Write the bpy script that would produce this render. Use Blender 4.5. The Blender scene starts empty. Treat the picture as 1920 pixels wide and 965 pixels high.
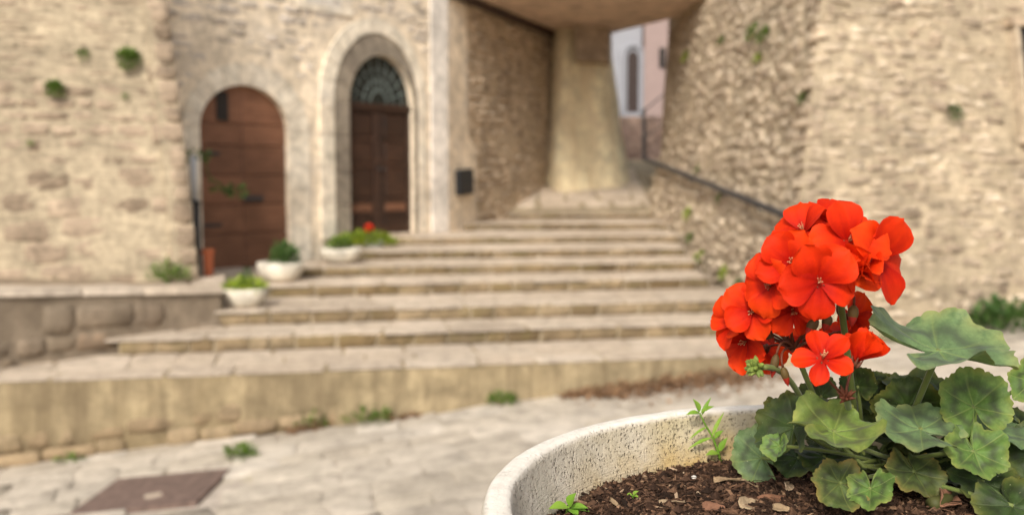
import bpy, bmesh, math, random
from math import sin, cos, pi, radians, sqrt, atan, floor
from mathutils import Vector as V, Matrix, noise
from mathutils.geometry import tessellate_polygon
rnd = random.Random(7)
R_ = rnd.uniform
sc = bpy.context.scene
C = sc.collection

# ------------------------------------------------------------------ camera
F, ZC = 1867.0, 2.03
PIT = atan(152.5 / F)
cd = bpy.data.cameras.new('camera')
cam = bpy.data.objects.new('camera', cd); C.objects.link(cam)
cd.sensor_width = 36; cd.lens = 36 * F / 1920; cd.clip_end = 500; cd.clip_start = .02
cam.location = (0, 0, ZC); cam.rotation_euler = (pi / 2 - PIT, 0, 0)
cd.dof.use_dof = True; cd.dof.focus_distance = .655; cd.dof.aperture_fstop = 7.2
sc.camera = cam
# ------------------------------------------------------------------ sky, sun, exposure
SUN_EL, SUN_AZ = radians(38), radians(196)      # azimuth clockwise from +Y: behind the camera, to the left
w = bpy.data.worlds.new('World'); sc.world = w; w.use_nodes = True
wn = w.node_tree.nodes; wl = w.node_tree.links; wn.clear()
sky = wn.new('ShaderNodeTexSky'); sky.sky_type = 'NISHITA'; sky.sun_disc = False
sky.sun_elevation = SUN_EL; sky.sun_rotation = SUN_AZ; sky.air_density = 1.0; sky.dust_density = 3.5; sky.ozone_density = 1.0
hs = wn.new('ShaderNodeHueSaturation'); hs.inputs['Saturation'].default_value = .22
bg = wn.new('ShaderNodeBackground'); bg.inputs[1].default_value = .11
wo = wn.new('ShaderNodeOutputWorld')
wl.new(sky.outputs[0], hs.inputs['Color']); wl.new(hs.outputs[0], bg.inputs[0]); wl.new(bg.outputs[0], wo.inputs[0])
sd = bpy.data.lights.new('sun', 'SUN'); sd.energy = 1.5; sd.angle = radians(10); sd.color = (1, .92, .80)
sun = bpy.data.objects.new('sun', sd); C.objects.link(sun)
sdir = V((sin(SUN_AZ) * cos(SUN_EL), cos(SUN_AZ) * cos(SUN_EL), sin(SUN_EL)))
sun.rotation_euler = sdir.to_track_quat('Z', 'Y').to_euler()
sc.view_settings.view_transform = 'Standard'; sc.view_settings.look = 'None'
sc.view_settings.exposure = .96; sc.view_settings.gamma = 1
sc.cycles.use_denoising = True; sc.cycles.max_bounces = 8; sc.cycles.diffuse_bounces = 5

# ------------------------------------------------------------------ helpers: space
FW = V((0, cos(PIT), -sin(PIT))); UP = V((0, sin(PIT), cos(PIT))); RT = V((1, 0, 0)); CP = V((0, 0, ZC))
def ray(px, py): return FW + RT * ((px - 960) / F) + UP * ((482.5 - py) / F)
def at(px, py, d): return CP + ray(px, py) * d
def atz(px, py, z):
    r = ray(px, py); return CP + r * ((z - ZC) / r.z)
def aty(px, py, y):
    r = ray(px, py); return CP + r * (y / r.y)
def proj(p):
    q = p - CP; d = q.dot(FW)
    if d < .05: return (-9999, -9999, d)
    return (960 + F * q.x / d, 482.5 - F * q.dot(UP) / d, d)
def cdir(r, u, t): return (RT * r + UP * u - FW * t).normalized()     # right, up, towards the viewer
def gz(x, y=0):                                                       # the sloping lane
    return -.42 + .088 * (max(-9, min(9, x)) - .17)
def frame(o, x, y, z, sx=1, sy=1, sz=1):
    return Matrix(((x.x * sx, y.x * sy, z.x * sz, o.x), (x.y * sx, y.y * sy, z.y * sz, o.y), (x.z * sx, y.z * sy, z.z * sz, o.z), (0, 0, 0, 1)))
def T(p): return Matrix.Translation(p)

# ------------------------------------------------------------------ helpers: objects
WM = {}
def put(o, parent=None, world=None):
    world = world if world is not None else Matrix()
    C.objects.link(o)
    if parent is not None:
        o.parent = parent; o.matrix_basis = WM[parent.name].inverted() @ world
    else: o.matrix_basis = world
    WM[o.name] = world.copy()
    return o
def tag(o, label=None, cat=None, group=None, kind=None):
    if label: o['label'] = label
    if cat: o['category'] = cat
    if group: o['group'] = group
    if kind: o['kind'] = kind
    return o
def thing(name, label, cat, loc=(0, 0, 0), group=None):
    o = bpy.data.objects.new(name, None); o.empty_display_size = .1
    put(o, None, T(V(loc))); return tag(o, label, cat, group)
def mesh(name, vs, fs, mat=None, smooth=False):
    m = bpy.data.meshes.new(name); m.from_pydata([tuple(v) for v in vs], [], fs)
    if mat: m.materials.append(mat)
    if smooth: m.polygons.foreach_set('use_smooth', [True] * len(m.polygons))
    m.update(); return m
def ob(name, m, parent=None, world=None): return put(bpy.data.objects.new(name, m), parent, world)
class MB:
    def __init__(s): s.v = []; s.f = []
    def add(s, vs, fs, M=None):
        k = len(s.v)
        s.v += [tuple(M @ V(v)) if M else tuple(v) for v in vs]; s.f += [tuple(i + k for i in f) for f in fs]
        return s
    def box(s, a, b, M=None):
        x0, y0, z0 = a; x1, y1, z1 = b
        return s.add([(x0, y0, z0), (x1, y0, z0), (x1, y1, z0), (x0, y1, z0), (x0, y0, z1), (x1, y0, z1), (x1, y1, z1), (x0, y1, z1)],
                     [(0, 3, 2, 1), (4, 5, 6, 7), (0, 1, 5, 4), (1, 2, 6, 5), (2, 3, 7, 6), (3, 0, 4, 7)], M)
    def prism(s, poly, z0, z1):
        n = len(poly)
        area = sum(poly[i][0] * poly[(i + 1) % n][1] - poly[(i + 1) % n][0] * poly[i][1] for i in range(n))
        if area < 0: poly = poly[::-1]
        g = lambda z, p: z(*p) if callable(z) else z
        vs = [(p[0], p[1], g(z0, p)) for p in poly] + [(p[0], p[1], g(z1, p)) for p in poly]
        fs = [tuple(range(n))[::-1], tuple(range(n, 2 * n))] + [(i, (i + 1) % n, n + (i + 1) % n, n + i) for i in range(n)]
        return s.add(vs, fs)
    def tube(s, pts, rad, n=8, cap=True):
        pts = [V(p) for p in pts]; k0 = len(s.v); L = len(pts)
        rads = rad if isinstance(rad, (list, tuple)) else [rad] * L
        ref = None
        for i, p in enumerate(pts):
            t = (pts[min(i + 1, L - 1)] - pts[max(i - 1, 0)]).normalized()
            if ref is None: ref = t.orthogonal().normalized()
            a = (ref - t * ref.dot(t)).normalized(); b = t.cross(a); ref = a
            for j in range(n): s.v.append(tuple(p + (a * cos(2 * pi * j / n) + b * sin(2 * pi * j / n)) * rads[i]))
        for i in range(L - 1):
            for j in range(n):
                s.f.append((k0 + i * n + j, k0 + i * n + (j + 1) % n, k0 + (i + 1) * n + (j + 1) % n, k0 + (i + 1) * n + j))
        if cap:
            s.f.append(tuple(k0 + j for j in range(n))[::-1]); s.f.append(tuple(k0 + (L - 1) * n + j for j in range(n)))
        return s
    def lathe(s, prof, n, M=None, close=True):
        k0 = len(s.v)
        for r, z in prof:
            for j in range(n):
                q = V((r * cos(2 * pi * j / n), r * sin(2 * pi * j / n), z)); s.v.append(tuple(M @ q) if M else tuple(q))
        for i in range(len(prof) - 1):
            for j in range(n):
                s.f.append((k0 + i * n + j, k0 + i * n + (j + 1) % n, k0 + (i + 1) * n + (j + 1) % n, k0 + (i + 1) * n + j))
        return s
    def m(s, name, mat, smooth=False): return mesh(name, s.v, s.f, mat, smooth)
def bez(a, b, c, n=8):
    a, b, c = V(a), V(b), V(c)
    return [a * (1 - t) ** 2 + b * 2 * t * (1 - t) + c * t * t for t in [i / n for i in range(n + 1)]]

# ------------------------------------------------------------------ helpers: materials
class N:
    def __init__(s, name):
        s.mat = bpy.data.materials.new(name); s.mat.use_nodes = True
        s.t = s.mat.node_tree; s.t.nodes.clear()
        s.out = s.t.nodes.new('ShaderNodeOutputMaterial')
    def n(s, typ, ins=None, **kw):
        k = s.t.nodes.new('ShaderNode' + typ)
        for a, b in kw.items(): setattr(k, a, b)
        for a, b in (ins or {}).items():
            if isinstance(b, bpy.types.NodeSocket): s.t.links.new(b, k.inputs[a])
            else: k.inputs[a].default_value = b
        return k
    def math(s, op, a, b=0.0, clamp=False): return s.n('Math', {0: a, 1: b}, operation=op, use_clamp=clamp).outputs[0]
    def mix(s, fac, a, b, typ='MIX'):
        k = s.n('MixRGB', {0: fac, 1: a, 2: b}, blend_type=typ); return k.outputs[0]
    def ramp(s, fac, stops, interp='LINEAR'):
        k = s.n('ValToRGB', {0: fac}); e = k.color_ramp; e.interpolation = interp
        while len(e.elements) < len(stops): e.elements.new(.5)
        for el, (p, c) in zip(e.elements, stops):
            el.position = p; el.color = (c, c, c, 1) if isinstance(c, (int, float)) else (*c, 1)
        return k.outputs[0]
    def pos(s): return s.n('NewGeometry').outputs['Position']
    def noise(s, vec, scale, det=4, rough=.55, dist=0): return s.n('TexNoise', {'Vector': vec, 'Scale': scale, 'Detail': det, 'Roughness': rough, 'Distortion': dist}).outputs['Fac']
    def scalev(s, vec, sx, sy, sz): return s.n('Mapping', {'Vector': vec, 'Scale': (sx, sy, sz)}).outputs[0]
    def rand(s):
        return s.math('FRACT', s.math('ADD', s.n('ObjectInfo').outputs['Random'], s.n('NewGeometry').outputs['Random Per Island']))
    def bump(s, h, strength=.5, dist=.01, nrm=None):
        ins = {'Height': h, 'Strength': strength, 'Distance': dist}
        if nrm is not None: ins['Normal'] = nrm
        return s.n('Bump', ins).outputs[0]
    def bsdf(s, col, rough=.85, nrm=None, spec=.3, **kw):
        ins = {'Base Color': col, 'Roughness': rough, 'Specular IOR Level': spec}
        if nrm is not None: ins['Normal'] = nrm
        ins.update(kw)
        return s.n('BsdfPrincipled', ins).outputs[0]
    def done(s, sh): s.t.links.new(sh, s.out.inputs[0]); return s.mat
def c4(c): return (*c, 1)

def stone_mat(name, cols, scale=9, bump=.5, bdist=.02, stain=None, streak=False, strat=0, blot=1.0):
    k = N(name); p = k.pos()
    nm = k.noise(p, 3.2, 4, .6, .5); n1 = k.noise(p, scale, 5, .62); n2 = k.noise(p, scale * 5.5, 4, .6); n0 = k.noise(p, .7, 3)
    col = k.ramp(k.rand(), [(i / (len(cols) - 1), c) for i, c in enumerate(cols)])
    col = k.mix(1, col, k.ramp(n1, [(.25, .62), (.5, 1.0), (.75, 1.22)]), 'MULTIPLY')
    col = k.mix(.6, col, k.ramp(n2, [(.3, .7), (.7, 1.2)]), 'MULTIPLY')
    col = k.mix(.7, col, k.ramp(n0, [(.3, .8), (.7, 1.15)]), 'MULTIPLY')
    col = k.mix(1, col, k.ramp(nm, [(.3, 1 - .30 * blot), (.5, 1.0), (.7, 1 + .22 * blot)]), 'MULTIPLY')
    if streak:
        sv = k.scalev(p, 3.0, 3.0, .35)
        s1 = k.ramp(k.noise(sv, 1.0, 6, .68, 1.1), [(.35, 0.0), (.62, 1.0)])
        col = k.mix(k.math('MULTIPLY', s1, .75), col, c4(streak))
    if stain:
        s2 = k.ramp(k.noise(p, 1.9, 5, .65), [(.5, 0.0), (.68, 1.0)])
        col = k.mix(k.math('MULTIPLY', s2, .55), col, c4(stain))
    band = k.noise(k.scalev(p, 3, 3, 26), 1.0, 4, .6, .3)
    if strat: col = k.mix(strat, col, k.ramp(band, [(.32, .55), (.5, .95), (.7, 1.25)]), 'MULTIPLY')
    h = k.math('ADD', n1, k.math('MULTIPLY', n2, .45))
    return k.done(k.bsdf(col, .92, k.bump(h, bump, bdist), .15))

M = {}
M['left_stone'] = stone_mat('left_stone', [(0.229, 0.172, 0.119), (0.382, 0.292, 0.207), (0.307, 0.230, 0.161), (0.432, 0.333, 0.236), (0.259, 0.193, 0.133)], 12, .6, .015, (0.240, 0.180, 0.125), strat=.8)
M['left_mortar'] = stone_mat('left_mortar', [(0.428, 0.347, 0.239), (0.428, 0.347, 0.239)], 12, .8, .03, (0.314, 0.251, 0.171), strat=.6)
M['face_stone'] = stone_mat('face_stone', [(0.376, 0.315, 0.252), (0.614, 0.530, 0.441), (0.475, 0.400, 0.326), (0.653, 0.570, 0.483), (0.416, 0.350, 0.284)], 11, .5, .015, strat=.6)
M['face_mortar'] = stone_mat('face_mortar', [(0.768, 0.642, 0.482), (0.768, 0.642, 0.482)], 7, .6, .03, (0.582, 0.514, 0.438), strat=0.3)
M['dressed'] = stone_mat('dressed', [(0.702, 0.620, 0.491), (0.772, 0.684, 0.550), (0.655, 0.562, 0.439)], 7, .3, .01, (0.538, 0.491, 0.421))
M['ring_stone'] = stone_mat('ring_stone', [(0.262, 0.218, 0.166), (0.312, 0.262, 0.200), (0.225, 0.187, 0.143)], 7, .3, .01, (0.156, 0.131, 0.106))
M['pale_plaster'] = stone_mat('pale_plaster', [(.68, .62, .55), (.68, .62, .55)], 5, .25, .01, (.56, .52, .46))
M['rubble'] = stone_mat('rubble', [(0.428, 0.321, 0.220), (0.594, 0.463, 0.327), (0.499, 0.386, 0.273), (0.665, 0.535, 0.392), (0.332, 0.250, 0.178)], 8, .8, .03, strat=0.5)
M['rubble_mortar'] = stone_mat('rubble_mortar', [(0.547, 0.428, 0.292), (0.547, 0.428, 0.292)], 9, .9, .05, (0.404, 0.309, 0.213), strat=0.4)
M['pier'] = stone_mat('pier', [(0.830, 0.732, 0.492), (0.830, 0.732, 0.492)], 3, .35, .02, (0.665, 0.518, 0.333), streak=(0.532, 0.400, 0.240))
M['pier_block'] = stone_mat('pier_block', [(0.405, 0.311, 0.223), (0.405, 0.311, 0.223)], 4, .4)  # darker brown for the plain block at the pier's top
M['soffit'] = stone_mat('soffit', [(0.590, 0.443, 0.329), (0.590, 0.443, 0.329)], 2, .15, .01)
M['tower_stone'] = stone_mat('tower_stone', [(0.272, 0.204, 0.142), (0.502, 0.402, 0.288), (0.360, 0.277, 0.195), (0.611, 0.501, 0.370), (0.306, 0.229, 0.161), (0.546, 0.444, 0.321), (0.415, 0.324, 0.228)], 12, .5, .015, strat=.35)
M['tower_mortar'] = stone_mat('tower_mortar', [(0.434, 0.346, 0.236), (0.434, 0.346, 0.236)], 12, .8, .03, (0.334, 0.263, 0.169), strat=.6)
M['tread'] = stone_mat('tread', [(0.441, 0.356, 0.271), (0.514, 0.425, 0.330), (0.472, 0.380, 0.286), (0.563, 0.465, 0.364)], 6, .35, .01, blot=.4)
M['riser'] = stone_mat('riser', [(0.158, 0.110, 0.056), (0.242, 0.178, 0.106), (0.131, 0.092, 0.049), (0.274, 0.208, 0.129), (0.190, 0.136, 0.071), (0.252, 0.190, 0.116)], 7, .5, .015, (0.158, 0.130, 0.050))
M['rubble_step'] = stone_mat('rubble_step', [(0.270, 0.194, 0.115), (0.324, 0.243, 0.149), (0.225, 0.162, 0.098), (0.297, 0.221, 0.128)], 8, .7, .02, (0.180, 0.135, 0.076))
M['step_core'] = stone_mat('step_core', [(0.304, 0.244, 0.162), (0.304, 0.244, 0.162)], 8, .5)
M['streaked'] = stone_mat('streaked', [(0.369, 0.290, 0.173), (0.369, 0.290, 0.173)], 5, .6, .03, (0.242, 0.185, 0.104), streak=(0.116, 0.084, 0.049))
M['retain'] = stone_mat('retain', [(0.306, 0.235, 0.167), (0.224, 0.171, 0.122), (0.367, 0.274, 0.180), (0.265, 0.211, 0.153), (0.347, 0.230, 0.144)], 6, .8, .03, (0.153, 0.118, 0.086), streak=(0.194, 0.152, 0.108))
M['paving'] = stone_mat('paving', [(0.428, 0.369, 0.296), (0.489, 0.424, 0.344), (0.399, 0.341, 0.269), (0.529, 0.464, 0.384), (0.460, 0.394, 0.308)], 5, .4, .01, blot=.4)
M['lane'] = stone_mat('lane', [(0.444, 0.379, 0.314), (0.444, 0.379, 0.314)], 6, .5, .01, (0.379, 0.339, 0.222), blot=.4)

def wood_mat(name, a, b, axis):
    k = N(name); p = k.pos(); q = k.scalev(p, *axis)
    g = k.noise(q, 1, 5, .6, .4)
    col = k.mix(1, k.ramp(g, [(.3, a), (.7, b)]), k.ramp(k.rand(), [(0, .82), (1, 1.18)]), 'MULTIPLY')
    col = k.mix(.8, col, k.ramp(k.noise(p, 1.6, 3), [(.3, .7), (.7, 1.2)]), 'MULTIPLY')
    return k.done(k.bsdf(col, .55, k.bump(g, .25, .004), .35))
M['door_wood'] = wood_mat('door_wood', (.115, .050, .027), (.205, .095, .053), (3, 3, 40))
M['dark_wood'] = wood_mat('dark_wood', (.022, .011, .007), (.060, .027, .015), (3, 3, 30))
def plain(name, col, rough=.6, metal=0, var=.15, sc_=30, bump=.15):
    k = N(name); p = k.pos(); n1 = k.noise(p, sc_, 4)
    c = k.mix(1, c4(col), k.ramp(n1, [(.3, 1 - var), (.7, 1 + var)]), 'MULTIPLY')
    return k.done(k.bsdf(c, rough, k.bump(n1, bump, .003), .4, Metallic=metal))
M['iron'] = plain('iron', (.045, .042, .042), .6, .3)
M['rail_iron'] = plain('rail_iron', (.05, .046, .045), .6, .2)
M['black_box'] = plain('black_box', (.012, .012, .013), .5)
M['grey_pipe'] = plain('grey_pipe', (.42, .42, .43), .5)
M['terracotta'] = plain('terracotta', (.36, .10, .04), .85)
M['rust_plate'] = plain('rust_plate', (.15, .10, .08), .8, .1, .35, 14, .4)
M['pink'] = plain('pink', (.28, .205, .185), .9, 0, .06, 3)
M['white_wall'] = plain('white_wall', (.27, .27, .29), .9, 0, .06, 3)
M['far_door'] = plain('far_door', (.035, .022, .018), .8)
M['dark_hole'] = plain('dark_hole', (.02, .015, .012), .8)
M['fan_iron'] = plain('fan_iron', (.17, .20, .185), .6)
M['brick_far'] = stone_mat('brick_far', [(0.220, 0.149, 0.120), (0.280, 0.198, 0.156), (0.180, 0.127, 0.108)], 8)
M['bowl'] = stone_mat('bowl', [(.70, .64, .53), (.70, .64, .53)], 6, .2, .005)
k = N('window_glass'); M['glass'] = k.done(k.bsdf(c4((.012, .018, .017)), .12, None, .5))

def herb_mat(name, a, b):
    k = N(name); p = k.pos()
    col = k.mix(k.rand(), c4(a), c4(b)); col = k.mix(.5, col, k.ramp(k.noise(p, 25, 3), [(.3, .6), (.7, 1.3)]), 'MULTIPLY')
    d = k.bsdf(col, .6, None, .3); t = k.n('BsdfTranslucent', {'Color': col}).outputs[0]
    return k.done(k.n('MixShader', {0: .3, 1: d, 2: t}).outputs[0])
M['weed'] = herb_mat('weed', (.075, .14, .022), (.17, .25, .04))
M['lime'] = herb_mat('lime', (.22, .33, .03), (.42, .50, .06))
M['dark_herb'] = herb_mat('dark_herb', (.04, .095, .022), (.10, .18, .04))
M['seedling'] = herb_mat('seedling', (.16, .32, .03), (.26, .40, .05))
M['dry'] = herb_mat('dry', (.17, .095, .05), (.34, .20, .105))
M['red_far'] = herb_mat('red_far', (.7, .035, .012), (.8, .06, .02))

# ------------------------------------------------------------------ stone blocks
def stone_variant(seed, rough=.09, bulge=.5, kc=.90, ke=.985):
    r = random.Random(seed); n = 4; vs = []; fs = []
    for j in range(n):
        for i in range(n):
            x = i / (n - 1) - .5; y = j / (n - 1) - .5
            ed = (i in (0, n - 1)) + (j in (0, n - 1))
            kx = kc if ed == 2 else ke
            z = (.5 - (.16 if ed == 1 else .30 if ed == 2 else 0) * bulge + r.uniform(-.10, .10))
            vs.append((x * kx + r.uniform(-rough, rough) * .45, y * kx + r.uniform(-rough, rough) * .7, z))
    for j in range(n - 1):
        for i in range(n - 1): a = j * n + i; fs.append((a, a + 1, a + n + 1, a + n))
    rim = [i for i in range(n)] + [j * n + n - 1 for j in range(1, n)] + [(n - 1) * n + i for i in range(n - 2, -1, -1)] + [j * n for j in range(n - 2, 0, -1)]
    k = len(vs)
    for i in rim: vs.append((vs[i][0] * 1.03, vs[i][1] * 1.03, -.5))
    L = len(rim)
    for q in range(L): fs.append((rim[(q + 1) % L], rim[q], k + q, k + (q + 1) % L))
    return vs, fs
VAR = {'round': [stone_variant(s, .17, 1.2) for s in range(10)], 'block': [stone_variant(40 + s, .05, .5, .95) for s in range(8)], 'rubble': [stone_variant(160 + s, .15, .62, .90, .97) for s in range(12)], 'worn': [stone_variant(120 + s, .05, .35, .955, .985) for s in range(8)], 'flat': [stone_variant(80 + s, .022, .12, .975, .992) for s in range(8)]}
VM = {}
def var_mesh(kind, i, mat, smooth=True):
    key = (kind, i, mat.name)
    if key not in VM: VM[key] = mesh('stone_' + kind, *VAR[kind][i], mat, smooth)
    return VM[key]
def inframe(p, m=25):
    x, y, d = proj(p); return -m < x < 1920 + m and -m < y < 965 + m
def lay(cells, parent, name, kind, mat, limit=300, hid=None):
    """cells: list of (centre, ux, uy, n, w, h, depth).  The 300 that show largest become parts, the rest one joined part."""
    items = []
    for c in cells:
        px, py, d = proj(c[0]); seen = inframe(c[0]) and not (hid and hid(px, py))
        items.append((c[4] * c[5] / max(d, .3) ** 2 if seen else 0, c))
    items.sort(key=lambda q: -q[0])
    rest = MB(); nv = len(VAR[kind]); k = 0
    for a, (o, ux, uy, n, wd, h, dp) in items:
        v = rnd.randrange(nv); mtx = frame(o, ux, uy, n, wd, h, dp)
        if a > 0 and k < limit: ob(name, var_mesh(kind, v, mat), parent, mtx); k += 1
        else: rest.add(*VAR[kind][v], mtx)
    if rest.v:
        o = ob(name, rest.m(name + '_rest', mat, True), parent); o['kind'] = 'stuff'
    return k
class Quad:
    """battered wall face: bottom line a-b, top line d-c (metres along u, v)"""
    def __init__(s, a, b, c, d):
        s.a, s.b, s.c, s.d = V(a), V(b), V(c), V(d)
        s.W = ((s.b - s.a).length + (s.c - s.d).length) / 2; s.H = ((s.d - s.a).length + (s.c - s.b).length) / 2
    def p(s, u, v):
        u /= s.W; v /= s.H
        return (s.a * (1 - u) + s.b * u) * (1 - v) + (s.d * (1 - u) + s.c * u) * v
    def fr(s, u, v):
        e = .02; ux = (s.p(u + e, v) - s.p(u - e, v)).normalized(); uy = (s.p(u, v + e) - s.p(u, v - e)).normalized()
        n = ux.cross(uy).normalized(); return ux, n.cross(ux), n
    def cells(s, hr, wr, u0=0, u1=None, v0=0, v1=None, skip=None, proud=.02, dep=.12, jit=.02, tilt=.04, gap=.02, slope=0, keep=1.0):
        out = []; u1 = s.W if u1 is None else u1; v1 = s.H if v1 is None else v1; v = v0
        while v < v1:
            fv = (v - v0) / max(1e-6, v1 - v0)
            a, b = hr(fv) if callable(hr) else hr; c, d = wr(fv) if callable(wr) else wr
            h = R_(a, b); u = u0 - R_(0, c)
            while u < u1:
                wd = min(R_(c, d), max(.08, u1 - u)); h2 = h * R_(.8, 1.05); uc = u + wd / 2; vc = v + h / 2 + R_(-jit, jit)
                if u0 <= uc <= u1 and R_(0, 1) < keep and not (skip and skip(uc, vc, wd, h2)):
                    ux, uy, n = s.fr(uc, vc); ro = R_(-tilt, tilt)
                    x2 = ux * cos(ro) + uy * sin(ro); y2 = uy * cos(ro) - ux * sin(ro)
                    out.append((s.p(uc, vc) + n * (R_(.3, 1) * proud - dep / 2), x2, y2, n, wd - gap, h2 - gap, dep))
                u += wd
            v += h
        return out
def quad_body(q, thick, mat, name, nu=16, nv=16, amp=.02):
    vs = []; fs = []
    for j in range(nv + 1):
        for i in range(nu + 1):
            u = q.W * i / nu; v = q.H * j / nv; p = q.p(u, v); n = q.fr(u, v)[2]
            vs.append(p + n * amp * noise.noise(p * 1.3))
    for j in range(nv):
        for i in range(nu): a = j * (nu + 1) + i; fs.append((a, a + 1, a + nu + 2, a + nu + 1))
    k = len(vs); ring = [i for i in range(nu + 1)] + [j * (nu + 1) + nu for j in range(1, nv + 1)] + [nv * (nu + 1) + i for i in range(nu - 1, -1, -1)] + [j * (nu + 1) for j in range(nv - 1, 0, -1)]
    n = q.fr(q.W / 2, q.H / 2)[2]; n = V((n.x, n.y, 0)).normalized()
    for i in ring: vs.append(V(vs[i]) - n * thick)
    L = len(ring)
    for i in range(L): fs.append((ring[(i + 1) % L], ring[i], k + i, k + (i + 1) % L))
    if thick > .1: fs.append(tuple(k + i for i in range(L)))
    return mesh(name, vs, fs, mat, False)

# ================================================================== the setting: lane
xs = [-60, -30, -15, -9] + [-8 + i for i in range(17)] + [9, 15, 30, 60]
ys = [-60, -20, -5] + [i * 1.0 for i in range(0, 16)] + [20, 30, 60, 120]
vs = [(x, y, gz(x) - .03) for y in ys for x in xs]; nx = len(xs)
fs = [(j * nx + i, j * nx + i + 1, (j + 1) * nx + i + 1, (j + 1) * nx + i) for j in range(len(ys) - 1) for i in range(nx - 1)]
ground = tag(ob('ground', mesh('ground', vs, fs, M['lane'])), kind='structure')
# paving stones, irregular rows running across the lane
mh = [atz(x, y, gz(-3)) for x, y in ((222, 899), (432, 879), (368, 942), (128, 966))]      # the metal plate's corners
for _ in range(4): mh = [atz(x, y, gz(m_.x)) for (x, y), m_ in zip(((222, 899), (432, 879), (368, 942), (128, 966)), mh)]
mc = sum(mh, V()) / 4
def s1y(x): return 10.8 + .19 * x
cells = []; ang = radians(14); gx = V((cos(ang), sin(ang), .088 * cos(ang))).normalized(); gn = V((-.088, 0, 1)).normalized(); gy = gn.cross(gx)
v = 5.6
while v < 15:
    h = R_(.30, .52); u = -8.5 - R_(0, .4)
    while u < 11:
        wd = R_(.34, .85); h2 = h * R_(.86, 1.04)
        p2 = V((0, 0, 0)) + V((cos(ang), sin(ang), 0)) * (u + wd / 2) + V((-sin(ang), cos(ang), 0)) * (v + h / 2 + R_(-.03, .03))
        p2.z = gz(p2.x); dx = p2 - mc
        inm = all((mh[(q + 1) % 4] - mh[q]).cross(p2 - mh[q]).z < .06 for q in range(4))
        if p2.y < s1y(p2.x) - .02 and not inm or (p2.x > 2.8 and p2.y < 13):
            ro = R_(-.16, .16)
            cells.append((p2 + gn * R_(-.034, -.026), gx * cos(ro) + gy * sin(ro), gy * cos(ro) - gx * sin(ro), gn, wd - .006, h2 - .005, .07 + R_(-.005, .005)))
        u += wd
    v += h
lay(cells, ground, 'paving_stone', 'flat', M['paving'])
# upper lane behind the passage
up = MB().prism([(-.2, 25.9), (12, 25.9), (14, 33), (-4, 33)], 1.0, lambda x, y: 2.04 + .12 * (y - 25.9))
tag(ob('upper_lane', up.m('upper_lane', M['step_core'])), kind='structure')

# rusty metal plate in the paving
pl = thing('metal_cover', 'rusty brown metal cover plate set flat in the pale paving, two pale marks on it', 'manhole cover', mc)
b = MB(); top = [m_ + gn * .012 for m_ in mh]; bot = [m_ - gn * .05 for m_ in mh]
b.add(top + bot, [(0, 3, 2, 1), (4, 5, 6, 7), (0, 1, 5, 4), (1, 2, 6, 5), (2, 3, 7, 6), (3, 0, 4, 7)])
ob('plate', b.m('plate', M['rust_plate']), pl)
for (x, y, s) in ((287, 928, .11), (322, 921, .055)):
    q = atz(x, y, gz(mc.x) + .014)
    ob('pale_patch', var_mesh('round', 3, M['tread']), pl, frame(q, gx, gy, gn, s * 1.3, s * 1.2, .012))

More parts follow.
